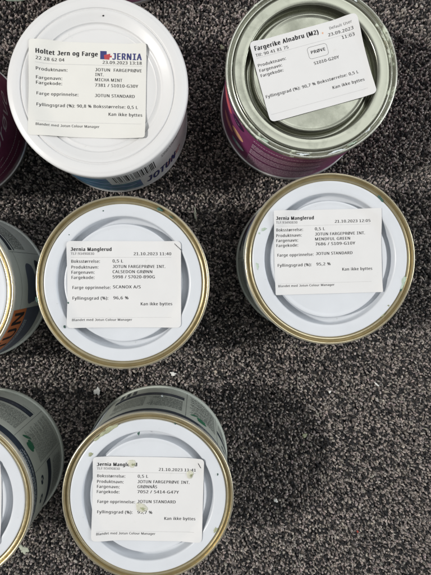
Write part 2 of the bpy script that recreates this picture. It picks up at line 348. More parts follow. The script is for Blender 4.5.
    '49,547,543,239,558,189,572,138,577,114,580,94,584,94,587,113,591,137,605,194,620,255,697,547,788,547,637,1,532,1|x~538~216,279,28,546,129,546,270,340,'
    '409,546,510,546,321,279,520,0,419,0,270,218,119,0,18,0|y~519~1,546,96,546,214,235,233,183,249,133,255,109,260,86,265,86,284,154,311,236,422,546,519,54'
    '6,284,-75,263,-123,239,-165,209,-198,175,-223,134,-239,85,-244,62,-244,43,-241,25,-239,11,-236,11,-165,38,-169,55,-170,71,-171,100,-167,126,-160,147,-'
    '145,165,-126,180,-102,193,-75,221,-3|z~478~439,0,39,0,39,60,332,476,57,476,57,546,431,546,431,478,142,70,439,70|Ø~794~732,364,731,310,723,259,712,211,'
    '694,167,674,128,647,93,617,62,582,37,543,16,499,1,450,-8,398,-10,360,-9,326,-5,293,3,249,16,209,38,161,-32,99,9,151,85,124,121,102,160,85,206,72,255,6'
    '5,308,62,365,66,436,79,502,99,561,127,612,165,656,211,691,264,717,327,732,398,737,450,735,497,726,540,711,580,691,627,759,689,717,637,645,666,610,689,'
    '570,708,525,722,476,730,422 636,364,631,445,613,514,584,570,259,108,287,91,320,80,357,72,398,70,449,74,495,85,533,105,565,132,590,166,610,207,624,254,'
    '633,306 159,364,160,324,164,287,170,251,185,204,207,162,532,622,504,637,472,648,438,655,398,657,348,653,302,642,263,622,231,595,204,562,184,521,170,47'
    '5,161,422|Å~650~554,0,467,225,179,225,93,0,0,0,284,730,367,730,650,0 358,527,348,556,334,600,324,634,313,594,302,556,292,527,209,306,439,306 322,679,2'
    '78,685,242,707,219,741,212,787,219,831,242,865,278,887,322,893,367,887,403,865,428,832,435,788,428,741,403,707,367,685 322,730,345,733,364,745,376,763'
    ',379,787,376,811,363,829,345,840,322,844,301,840,282,829,270,811,265,787,269,763,280,745,298,733|ø~615~561,274,557,216,547,165,529,119,506,80,477,48,4'
    '42,23,401,5,357,-6,306,-10,270,-8,236,-1,204,9,175,23,134,-33,75,6,121,70,93,109,72,157,63,193,58,232,56,274,63,357,86,426,124,482,175,523,237,547,310'
    ',556,346,553,381,546,412,534,443,519,482,576,542,537,496,473,523,434,543,387,553,353,558,315 148,274,150,236,154,202,161,171,173,143,397,454,378,466,3'
    '57,473,332,478,307,481,256,475,217,455,187,425,165,384,152,334 468,274,467,310,462,343,454,373,444,398,221,88,240,77,260,70,284,66,308,65,358,71,398,9'
    '0,430,121,452,162,461,195,466,233|å~571~293,554,354,549,403,535,440,511,467,476,483,429,488,372,488,0,424,0,406,77,402,77,378,51,354,28,327,11,297,-1,'
    '261,-8,218,-10,173,-6,131,8,95,29,70,61,52,102,47,151,55,202,75,244,110,278,161,302,227,318,308,326,401,329,401,362,393,419,372,455,336,476,288,482,24'
    '6,480,207,469,169,455,134,440,107,508,146,525,192,540,225,548,259,553 320,264,259,258,212,247,179,231,150,197,140,151,146,110,167,84,199,67,239,62,283'
    ',66,321,79,354,100,379,131,395,170,400,218,400,266 285,617,240,624,204,645,181,679,174,724,181,770,204,803,240,825,285,831,329,825,365,803,390,770,398'
    ',726,390,679,365,645,330,624 285,667,308,671,326,683,337,700,341,724,337,749,326,766,307,778,285,782,263,778,244,766,232,749,228,724,232,700,242,683,2'
    '60,671|0~582~532,364,530,307,527,255,519,207,509,162,495,123,477,89,455,60,430,34,401,15,368,1,331,-8,291,-10,239,-5,194,10,155,34,123,69,96,112,76,16'
    '4,61,223,53,291,49,364,52,439,61,506,74,566,93,617,118,660,151,694,189,718,236,733,291,737,341,733,386,718,425,694,458,660,485,617,506,566,520,506,529'
    ',439 140,364,141,302,146,246,154,198,166,159,181,124,202,99,241,75,291,66,340,75,378,99,398,124,414,157,426,198,435,246,440,302,442,364,440,426,435,48'
    '2,426,529,414,570,398,603,378,628,340,653,291,661,241,653,202,628,181,603,166,570,154,529,146,482,141,426|1~580~95,82,247,82,247,638,84,601,84,691,247'
    ',727,345,727,345,82,496,82,496,0,95,0|2~582~529,0,48,0,48,75,239,266,331,364,364,406,388,448,403,491,409,538,400,591,373,629,331,652,280,660,230,656,1'
    '87,642,146,620,105,591,57,651,86,674,119,695,155,712,194,726,236,733,280,737,324,735,362,726,397,713,440,685,472,647,487,615,496,581,500,543,497,506,4'
    '90,471,476,436,458,403,436,370,411,339,313,235,162,85,162,81,529,81|3~582~501,557,497,511,483,472,461,440,431,414,393,395,351,383,351,378,405,368,448,'
    '350,481,324,505,291,519,251,524,207,520,166,511,128,495,94,471,63,442,38,403,18,359,3,306,-8,245,-10,208,-9,173,-6,140,-1,91,10,46,29,46,113,77,99,110'
    ',88,145,77,179,71,213,66,246,65,306,70,353,82,387,103,411,132,425,167,430,208,425,250,406,283,377,307,336,324,305,331,268,335,227,336,156,336,156,414,'
    '228,414,265,415,299,421,329,430,363,452,390,478,405,513,410,551,401,598,374,632,332,655,278,661,241,660,208,653,178,645,148,632,122,618,95,600,49,661,'
    '77,681,110,698,146,714,187,727,230,735,277,737,346,731,402,714,447,685,477,648,495,605|4~582~562,165,455,165,455,0,369,0,369,165,22,165,22,241,363,731'
    ',455,731,455,245,562,245 369,475,369,523,372,563,373,601,374,634,370,634,362,615,350,594,337,572,326,556,109,245,369,245|5~582~280,445,327,443,370,434'
    ',409,420,443,401,471,377,494,348,510,313,520,275,524,232,520,184,510,141,491,103,467,69,435,41,398,19,355,3,307,-6,252,-10,216,-9,180,-5,147,0,102,13,'
    '65,29,65,114,104,94,154,79,204,70,254,66,303,70,348,82,383,104,410,134,426,174,433,223,428,266,412,303,388,332,354,354,308,367,250,370,219,369,185,365'
    ',152,360,126,355,81,383,109,727,473,727,473,645,185,645,167,434,214,442,246,444|6~582~56,311,57,353,60,393,65,434,72,475,81,513,95,549,110,585,131,617'
    ',154,647,181,672,213,695,249,713,289,726,336,733,388,737,436,735,459,732,478,727,478,651,459,656,436,660,414,662,391,664,346,661,307,653,274,639,232,6'
    '13,200,576,176,532,161,482,154,447,148,409,146,369,151,369,169,392,190,414,216,430,246,444,283,452,324,454,364,452,401,443,434,429,463,409,487,384,508'
    ',354,523,318,532,279,534,233,532,187,521,142,506,104,485,70,458,42,426,19,390,3,349,-6,303,-10,252,-5,207,9,165,33,128,69,107,96,89,131,75,169,65,211,'
    '58,259 302,65,343,70,377,84,406,107,428,138,442,181,445,233,442,277,430,313,411,344,383,367,348,381,306,384,260,379,222,364,190,343,166,315,151,283,14'
    '6,251,148,218,156,185,169,154,185,126,208,100,235,81,266,70|7~582~138,0,436,645,44,645,44,727,532,727,532,657,237,0|8~582~291,737,331,735,369,728,403,'
    '717,447,693,480,658,501,615,508,562,502,521,488,486,467,455,439,429,406,405,369,384,412,362,450,336,483,307,509,274,525,235,532,188,528,150,518,114,50'
    '1,82,480,56,452,33,419,14,381,1,339,-8,293,-10,244,-8,199,0,160,13,127,30,99,53,77,80,62,110,53,146,49,185,55,232,71,272,95,306,126,335,162,359,200,37'
    '9,166,401,136,426,110,454,90,486,77,521,74,563,80,615,102,657,136,691,179,717,213,727,250,735 137,184,147,136,175,96,204,76,244,65,291,61,336,65,374,7'
    '6,405,96,434,137,444,188,439,221,425,250,402,275,372,298,335,318,291,336,275,343,233,322,199,301,173,278,154,250,141,219 289,665,239,657,197,637,170,6'
    '04,161,560,165,525,179,496,199,473,227,453,259,436,294,419,327,435,358,453,383,473,402,497,415,525,419,560,410,604,383,637,343,657|9~582~529,416,528,3'
    '74,525,334,520,293,514,252,504,213,491,176,475,142,454,109,431,80,403,53,372,32,336,14,294,0,247,-8,195,-10,174,-10,148,-8,123,-5,104,0,104,76,123,71,'
    '146,67,170,63,193,63,239,66,277,74,311,86,353,114,384,150,401,179,415,209,424,244,431,280,436,317,439,357,433,357,415,334,393,313,368,296,337,283,301,'
    '274,259,272,219,274,183,283,150,298,121,317,96,343,77,373,62,407,53,447,51,491,55,540,63,584,80,623,102,656,128,685,161,707,198,723,239,733,283,737,33'
    '2,732,379,717,421,691,458,657,478,628,496,595,510,557,520,515,527,468 283,661,244,657,209,643,180,619,157,587,143,544,140,492,143,449,155,412,174,382,'
    '200,360,236,346,279,341,325,346,363,362,395,384,419,412,434,443,439,475,436,508,429,540,416,572,400,601,378,625,351,645,320,657|.~273~74,55,77,88,91,1'
    '08,112,119,136,123,160,119,180,108,194,88,199,55,194,23,180,3,160,-10,136,-14,112,-10,91,3,77,23|,~273~195,107,173,29,141,-53,108,-131,42,-131,62,-48,'
    '80,39,93,118,188,118|:~273~74,55,77,88,91,108,112,119,136,123,160,119,180,108,194,88,199,55,194,23,180,3,160,-10,136,-14,112,-10,91,3,77,23 74,491,77,'
    '523,91,544,112,556,136,560,160,556,180,544,194,523,199,491,194,459,180,438,160,425,136,421,112,425,91,438,77,459|/~378~368,727,98,0,10,0,280,727|(~306'
    '~41,279,42,334,48,388,57,442,69,494,85,544,105,594,131,639,159,685,190,727,275,727,231,661,195,590,167,516,147,439,136,360,131,280,133,227,138,176,147'
    ',124,160,74,176,24,195,-25,218,-72,244,-117,274,-161,190,-161,159,-119,131,-76,105,-30,85,18,69,67,57,119,48,171,42,225|)~306~265,279,263,225,258,171,'
    '249,119,236,67,219,18,200,-30,176,-76,147,-119,115,-161,32,-161,61,-117,88,-72,110,-25,129,24,145,74,157,124,166,176,173,227,174,280,173,334,166,386,1'
    '57,439,145,490,129,540,110,590,88,638,61,684,30,727,115,727,147,685,176,639,200,594,219,544,236,494,249,442,258,388,263,334|%~845~198,737,245,730,283,'
    '711,312,678,334,632,346,576,351,510,346,443,335,387,313,341,284,308,246,288,198,280,154,288,117,308,88,341,67,387,55,443,49,510,53,576,66,632,85,678,1'
    '14,711,151,730 198,674,165,664,142,632,132,600,126,560,124,510,126,459,132,419,142,387,165,355,198,345,233,355,258,386,268,419,274,459,277,510,274,560'
    ',268,600,258,632,233,664 664,727,260,0,183,0,585,727 643,445,689,439,727,419,756,386,778,341,792,285,796,218,792,152,779,96,759,51,730,16,690,-4,643,-'
    '10,599,-4,562,16,533,51,511,96,499,152,495,218,499,285,510,341,530,386,558,419,596,439 643,382,609,372,586,341,577,310,571,269,568,218,571,169,577,127'
    ',586,95,609,65,643,55,678,65,702,95,713,127,719,167,722,218,719,269,713,310,702,341,678,372|-~327~41,233,41,312,287,312,287,233')
# letter outlines (thousandths of an em): glyph ~ advance ~ closed loops of x,y points
GLYPHS = {}
def load_glyphs():
    for part in OUTLINES.split('|'):
        ch, adv, loops = part.split('~')
        GLYPHS[ch] = (int(adv)/1000, [[tuple(int(q)/1000 for q in p.split(',')) for p in zip_pairs(l)] for l in loops.split(' ')])
    GLYPHS[' '] = (0.28, [])
def zip_pairs(l):
    n = l.split(','); return [n[i] + ',' + n[i + 1] for i in range(0, len(n), 2)]
def inside(p, loop):
    x, y = p; r = False
    for (x1, y1), (x2, y2) in zip(loop, loop[1:] + loop[:1]):
        if (y1 > y) != (y2 > y) and x < (x2 - x1)*(y - y1)/(y2 - y1) + x1: r = not r
    return r
def signed(loop):
    return sum(x1*y2 - x2*y1 for (x1, y1), (x2, y2) in zip(loop, loop[1:] + loop[:1]))
_tc = {}
TRACK = 0.03
_glyph = {}
def glyph_mesh(ch):
    if ch not in _glyph:
        vs, fs = [], []
        loops = GLYPHS[ch][1]
        # each outer outline with its own holes is filled by itself
        for k, lp in enumerate(loops):
            if sum(inside(lp[0], o) for j, o in enumerate(loops) if j != k) % 2: continue
            cu = bpy.data.curves.new('writing', 'CURVE')
            cu.dimensions = '2D'; cu.fill_mode = 'FRONT'
            for h in [lp] + [o for j, o in enumerate(loops) if j != k and inside(o[0], lp)]:
                sp = cu.splines.new('POLY'); sp.points.add(len(h) - 1); sp.use_cyclic_u = True
                for q, (x, y) in zip(sp.points, h): q.co = (x, y, 0, 1)
            ob = bpy.data.objects.new('writing', cu)
            me = bpy.data.meshes.new_from_object(ob)
            o = len(vs)
            vs += [tuple(v.co[:2]) for v in me.vertices]
            fs += [tuple(i + o for i in p.vertices) for p in me.polygons]
            bpy.data.objects.remove(ob); bpy.data.curves.remove(cu); bpy.data.meshes.remove(me)
        _glyph[ch] = (vs, fs)
    return _glyph[ch]

def text_geo(s, bold=0.0, shear=0.0):
    """flat outline of a line of writing: verts (third number = layer), faces, bounds; bold strikes each letter again a little aside"""
    key = (s, bold, shear)
    if key in _tc: return _tc[key]
    if not GLYPHS: load_glyphs()
    vs, fs = [], []
    pen = 0
    strikes = [(0, 0)] if bold <= 0 else [(-bold, 0), (bold, 0)] if bold < 0.03 else [(-bold, -0.012), (-bold/3, 0.012), (bold/3, -0.012), (bold, 0.012)]
    for ch in s:
        gv, gf = glyph_mesh(ch)
        for n, (dx, dy) in enumerate(strikes):
            o = len(vs)
            vs += [(pen + x + dx + shear*y, y + dy, n) for x, y in gv]
            fs += [tuple(i + o for i in f) for f in gf]
        pen += GLYPHS[ch][0] + TRACK + bold*1.5
    x0 = min(v[0] for v in vs); x1 = max(v[0] for v in vs)
    _tc[key] = (vs, fs, x0, x1)
    return _tc[key]
CAP = 0.727   # cap height of the letters at size 1

def smooth(a, b, x):
    t = min(1, max(0, (x - a)/(b - a)))
    return t*t*(3 - 2*t)

# ---------------------------------------------------------------- floor
def carpet():
    def sheet_mat():
        m = bpy.data.materials.new('carpet_backing'); m.use_nodes = True
        nt = m.node_tree; b = nt.nodes['Principled BSDF']
        b.inputs['Roughness'].default_value = 0.95
        b.inputs['Specular IOR Level'].default_value = 0.1
        tc = nt.nodes.new('ShaderNodeTexCoord')
        v = nt.nodes.new('ShaderNodeTexVoronoi'); v.inputs['Scale'].default_value = 420
        nt.links.new(tc.outputs['Object'], v.inputs['Vector'])
        r = nt.nodes.new('ShaderNodeValToRGB')
        e = r.color_ramp.elements
        e[0].position = 0.25; e[0].color = (0.012, 0.012, 0.013, 1)
        e[1].position = 0.85; e[1].color = (0.16, 0.14, 0.125, 1)
        nt.links.new(v.outputs['Color'], r.inputs['Fac'])
        nt.links.new(r.outputs['Color'], b.inputs['Base Color'])
        bp = nt.nodes.new('ShaderNodeBump'); bp.inputs['Distance'].default_value = 0.002; bp.invert = True
        nt.links.new(v.outputs['Distance'], bp.inputs['Height'])
        nt.links.new(bp.outputs['Normal'], b.inputs['Normal'])
        return m
    sb = MB(); S = 1500
    sb.add([(-S,-S,0),(S,-S,0),(S,S,0),(-S,S,0)], [(0,1,2,3)])
    o = sb.build('carpet', sheet_mat(), smooth=False)
    tag(o, 'dark charcoal and beige speckled carpet under all the tins', 'carpet', kind='structure')

    # loop pile: one small twisted tuft of yarn after another
    pitch = 1.62
    nx, ny = int(480/pitch), int(580/pitch)
    X, Y = np.meshgrid(np.arange(nx)*pitch - 240, np.arange(ny)*pitch - 290)
    X[::2] += pitch/2
    N = X.size
    cx = X.ravel() + rng.normal(0, 0.55, N)
    cy = Y.ravel() + rng.normal(0, 0.55, N)
    a = rng.uniform(0.70, 1.35, N); b = rng.uniform(0.52, 0.82, N); h = rng.uniform(1.7, 3.1, N)
    # strands lean the same way over patches, as worn pile does
    th = 2.1 + 0.9*np.sin(cx*0.11 + 1.3*np.sin(cy*0.07)) + rng.normal(0, 1.1, N)
    lean = rng.normal(0, 0.55, (N, 2))
    segs, rings = 8, 3
    prof = [(1.0, 0.0), (0.98, 0.55), (0.68, 0.88)]
    ang = np.arange(segs)*2*pi/segs
    vs = []; tw = []
    ph0 = rng.random(N)
    for rr, zz in prof:
        for t in ang:
            jx = rng.normal(0, 0.17, N)
            lx = a*rr*np.cos(t)*(1 + jx); ly = b*rr*np.sin(t)*(1 + jx)
            tw.append((lx*0.75 + ly*1.0 + zz*0.25)/0.72 + ph0)
            px = cx + lx*np.cos(th) - ly*np.sin(th) + lean[:, 0]*zz
            py = cy + lx*np.sin(th) + ly*np.cos(th) + lean[:, 1]*zz
            pz = h*zz*(1 + rng.normal(0, 0.10, N)) - 0.3 + 0.25*np.cos(t)*zz
            vs.append(np.stack([px, py, pz], 1))
    vs.append(np.stack([cx + lean[:, 0], cy + lean[:, 1], h - 0.3 + rng.normal(0, .15, N)], 1))
    tw.append(ph0 + 0.35)
    V = np.stack(vs, 1)                              # N, 25, 3
    nv = V.shape[1]
    # pile pressed flat beneath each tin
    for (x, y) in CENTRES:
        d = np.hypot(V[..., 0] - x, V[..., 1] - y)
        V[..., 2] = np.where(d < 48.6, np.minimum(V[..., 2], 2.25), V[..., 2])
    f = []
    for i in range(rings - 1):
        for j in range(segs):
            k = (j + 1) % segs
            f.append((i*segs + j, i*segs + k, (i+1)*segs + k, (i+1)*segs + j))
    top = nv - 1
    tri = [((rings-1)*segs + j, (rings-1)*segs + (j+1) % segs, top) for j in range(segs)]
    f = np.array(f); tri = np.array(tri)
    off = (np.arange(N)*nv)[:, None, None]
    Q = (f[None] + off).reshape(N, -1); T = (tri[None] + off).reshape(N, -1)
    loops = np.concatenate([Q, T], 1).ravel().astype(np.int32)
    sizes = np.tile(np.concatenate([np.full(len(f), 4), np.full(len(tri), 3)]), N).astype(np.int32)
    starts = np.concatenate([[0], np.cumsum(sizes)[:-1]]).astype(np.int32)
    me = bpy.data.meshes.new('carpet_pile')
    me.vertices.add(N*nv); me.loops.add(len(loops)); me.polygons.add(len(sizes))
    me.vertices.foreach_set('co', (V.reshape(-1)*MM).astype(np.float32))
    me.loops.foreach_set('vertex_index', loops)
    me.polygons.foreach_set('loop_start', starts)
    me.polygons.foreach_set('use_smooth', np.ones(len(sizes), bool))
    me.update(calc_edges=True)
    # yarn colour of each tuft: near-black, charcoal, taupe, beige
    clump = (np.sin(cx*0.83 + 2.1*np.sin(cy*0.37)) + np.sin(cy*0.97 + 1.9*np.sin(cx*0.41 + 1)) + np.sin((cx + cy)*0.61 + 1.5*np.sin((cx - cy)*0.29)))/3
    u = np.clip(rng.random(N) + 0.16*clump, 0, 0.999)
    pal = np.array([(0.012, 0.012, 0.014), (0.03, 0.028, 0.028), (0.30, 0.262, 0.238), (0.49, 0.43, 0.388)])
    idx = np.searchsorted([0.30, 0.44, 0.74], u)
    col = pal[idx]*rng.uniform(0.75, 1.25, (N, 1))*(1 + rng.normal(0, 0.03, (N, 3)))
    # two-tone twist: one side of a tuft darker yarn
    C = np.repeat(col[:, None, :], nv, 1)
    alt = pal[np.searchsorted([0.4, 0.6, 0.85], rng.random(N))]
    mask = (np.tile(ang, rings) < pi*0.8)
    C[:, :rings*segs][:, mask] = 0.45*C[:, :rings*segs][:, mask] + 0.55*alt[:, None, :]
    at = me.color_attributes.new('yarn', 'FLOAT_COLOR', 'POINT')
    at.data.foreach_set('color', np.concatenate([C, np.ones((N, nv, 1))], 2).astype(np.float32).ravel())
    ta = me.attributes.new('twist', 'FLOAT', 'POINT')
    ta.data.foreach_set('value', np.stack(tw, 1).astype(np.float32).ravel())
    m = bpy.data.materials.new('yarn'); m.use_nodes = True
    nt = m.node_tree; bs = nt.nodes['Principled BSDF']
    bs.inputs['Roughness'].default_value = 0.85
    bs.inputs['Specular IOR Level'].default_value = 0.25
    bs.inputs['Sheen Weight'].default_value = 0.15
    an = nt.nodes.new('ShaderNodeAttribute'); an.attribute_name = 'yarn'
    tc = nt.nodes.new('ShaderNodeTexCoord')
    ns = nt.nodes.new('ShaderNodeTexNoise'); ns.inputs['Scale'].default_value = 1500; ns.inputs['Detail'].default_value = 3
    nt.links.new(tc.outputs['Object'], ns.inputs['Vector'])
    mr = nt.nodes.new('ShaderNodeMapRange')
    mr.inputs['From Min'].default_value = 0.3; mr.inputs['From Max'].default_value = 0.7
    mr.inputs['To Min'].default_value = 0.55; mr.inputs['To Max'].default_value = 1.4
    nt.links.new(ns.outputs['Fac'], mr.inputs['Value'])
    vm = nt.nodes.new('ShaderNodeVectorMath'); vm.operation = 'SCALE'
    nt.links.new(an.outputs['Color'], vm.inputs[0]); nt.links.new(mr.outputs['Result'], vm.inputs['Scale'])
    # two-ply twist: dark and light strands winding round each tuft
    a2 = nt.nodes.new('ShaderNodeAttribute'); a2.attribute_name = 'twist'
    ml = nt.nodes.new('ShaderNodeMath'); ml.operation = 'MULTIPLY'; ml.inputs[1].default_value = 6.2832
    nt.links.new(a2.outputs['Fac'], ml.inputs[0])
    sn = nt.nodes.new('ShaderNodeMath'); sn.operation = 'SINE'
    nt.links.new(ml.outputs[0], sn.inputs[0])
    m2 = nt.nodes.new('ShaderNodeMapRange')
    m2.inputs['From Min'].default_value = -1; m2.inputs['From Max'].default_value = 0.6
    m2.inputs['To Min'].default_value = 0.42; m2.inputs['To Max'].default_value = 1.28
    nt.links.new(sn.outputs[0], m2.inputs['Value'])
    v2 = nt.nodes.new('ShaderNodeVectorMath'); v2.operation = 'SCALE'
    nt.links.new(vm.outputs['Vector'], v2.inputs[0]); nt.links.new(m2.outputs['Result'], v2.inputs['Scale'])
    nt.links.new(v2.outputs['Vector'], bs.inputs['Base Color'])
    bp = nt.nodes.new('ShaderNodeBump'); bp.inputs['Distance'].default_value = 0.0009; bp.inputs['Strength'].default_value = 0.9
    nt.links.new(ns.outputs['Fac'], bp.inputs['Height']); nt.links.new(bp.outputs['Normal'], bs.inputs['Normal'])
    me.materials.append(m)
    o = bpy.data.objects.new('carpet_pile', me)
    SC.collection.objects.link(o)
    tag(o, 'short looped pile of the speckled carpet', 'carpet pile', kind='stuff')

# where each tin stands (mm) -- x right, y away
P = dict(M=(-43.4, -6.8), R=(75.6, 6.9), B=(-29.5, -130.3), TL=(-57.0, 104.1), TR=(64.4, 113.7),
         L=(-154.2, -11.3), BL=(-145.0, -131.2), FL=(-167.1, 98.1), TOP=(-54.3, 232.5))
CENTRES = list(P.values())
Z0 = 2.0          # the tins stand on the pressed pile
carpet()

# ---------------------------------------------------------------- tin parts
RB = 48.3
def cyl(th, fr, off=0.07):
    r = RB + off; t = rad(th)
    return (r*cos(t), r*sin(t), 73.0 - 69.0*fr)

def patch(mb, t0, t1, f0, f1, off=0.07, wave=None):
    n = max(2, int(abs(t1 - t0)/2.5) + 1)
    rows = []
    for k in range(5):
        row = []
        for j in range(n + 1):
            t = t0 + (t1 - t0)*j/n
            w = wave(t) if wave else 0
            row.append(cyl(t, f0 + (f1 - f0)*k/4 + w, off))
        rows.append(row)
    return mb.grid(rows[::-1])

def disc(mb, tc, fc, a, b, rot=0, off=0.1, shape=None):
    """rounded flat mark printed on the wall; a, b half sizes in mm along and across the wall"""
    n = 28; rings = 5; cr, sr = cos(rad(rot)), sin(rad(rot))
    rows = []
    for q in range(rings, 0, -1):
        row = []
        for j in range(n):
            t = 2*pi*j/n
            k = shape(t) if shape else 1
            x, z = a*k*cos(t)*q/rings, b*k*sin(t)*q/rings
            x, z = x*cr - z*sr, x*sr + z*cr
            row.append(cyl(tc + math.degrees(x/RB), fc - z/69.0, off))
        rows.append(row)
    mb.grid(rows, True)
    o = len(mb.v); mb.v.append(cyl(tc, fc, off))
    for j in range(n): mb.f.append((o - n + j, o - n + (j + 1) % n, o))
    return mb

def wall_text(mb, s, t0, t1, fbase, cap, bold=0.0, shear=0.0, off=0.12):
    vs, fs, x0, x1 = text_geo(s, bold, shear)
    w = rad(t1 - t0)*RB
    bm = bmesh.new()
    bv = [bm.verts.new(((x - x0)/(x1 - x0)*w, y*cap/CAP, n*0.012)) for x, y, n in vs]
    for f in fs:
        try: bm.faces.new([bv[i] for i in f])
        except ValueError: pass
    k = 1.2
    while k < w:                                         # cut so that the letters bend with the wall
        bmesh.ops.bisect_plane(bm, geom=bm.verts[:] + bm.edges[:] + bm.faces[:], plane_co=(k, 0, 0), plane_no=(1, 0, 0))
        k += 1.2
    bm.verts.index_update()
    mb.add([cyl(t0 + math.degrees(v.co.x/RB), fbase - v.co.y/69.0, off + v.co.z) for v in bm.verts],
           [[v.index for v in f.verts] for f in bm.faces])
    bm.free()
    return mb

def fine(mb, t0, t1, f0, f1, pitch=1.25, h=0.55, off=0.12, seed=1, wmin=0.5, wmax=2.6):
    """rows of print too small to read"""
    r = random.Random(seed)
    rows = int((f1 - f0)*69/pitch)
    for k in range(rows):
        fz = f0 + (k + 0.5)*pitch/69
        end = t1 if r.random() < 0.75 else t0 + (t1 - t0)*r.uniform(0.5, 1)
        t = t0
        while True:
            w = math.degrees(r.uniform(wmin, wmax)/RB)
            if t + w > end: break
            hh = h*r.uniform(0.75, 1.1)
            mb.add([cyl(t, fz + hh/138, off), cyl(t + w, fz + hh/138, off), cyl(t + w, fz - hh/138, off), cyl(t, fz - hh/138, off)],
                   [(0, 1, 2, 3)])
            t += w + math.degrees(r.uniform(0.35, 0.6)/RB)
    return mb

def tin(key, label, body_mat, rim='gold', lid='lid', seam='seam', edge='seam'):
    x, y = P[key]
    ph = x*0.07 + y*0.03
    t = tag(empty('paint_can', x, y, Z0), label, 'paint can', 'half litre paint tins standing on the carpet')
    body = lathe([(47.2, 1.5), (47.6, 2.0), (RB, 3.2), (RB, 10), (RB, 40), (RB, 65), (RB, 73.6), (47.4, 74.2)]).build('body', body_mat, t)
    lathe([(RB - 0.1, 4.0), (49.15, 3.6), (49.5, 2.9), (49.5, 0.7), (49.2, 0.1), (48.6, 0), (47.6, 0.4), (47.2, 1.6), (20, 1.8), (0, 1.8)]).build('base_seam', body_mat if seam == 'seam' else M[seam], t)
    lathe([(RB - 0.1, 72.9), (49.1, 73.1), (49.45, 73.6), (49.5, 74.2), (49.5, 76.0), (49.42, 76.45), (49.2, 76.8)],
          wob=0.05, ph=ph).build('outer_seam', M[edge], t)
    lathe([(49.2, 76.8), (48.95, 77.0), (48.6, 77.05), (48.2, 76.9), (47.95, 76.4), (47.7, 75.2), (47.4, 74.9), (47.0, 75.1), (46.75, 75.8), (46.5, 76.3), (46.1, 76.5),
           (45.7, 76.4), (45.45, 76.0), (45.3, 75.2), (44.6, 74.6)], wob=0.05, ph=ph).build('rim', M[rim], t)
    lid_prof = [(45.1, 74.6), (45.05, 75.4), (44.95, 75.85), (44.7, 76.1), (44.3, 76.2), (43.6, 76.12), (40.5, 76.0), (38.7, 75.95), (38.2, 75.8), (37.9, 75.4),
                (37.75, 74.6), (37.4, 69.4), (37.1, 68.6), (36.4, 68.2), (35.0, 68.2), (34.5, 68.6), (34.2, 69.4), (33.8, 73.7), (33.6, 74.3), (33.1, 74.5), (32.5, 74.4), (31.6, 74.15), (31, 74.1), (20, 74.2), (8, 74.25), (0, 74.25)]
    ld = lathe(lid_prof, wob=0.06, ph=ph + 1).build('lid', M[lid], t)
    return t, body, ld

def lid_z(x, y):
    return 74.65 + 1.75*smooth(31, 38.6, math.hypot(x, y))
def pot_z(x, y):
    return 73.6 + 3.55*smooth(29, 42, math.hypot(x, y))

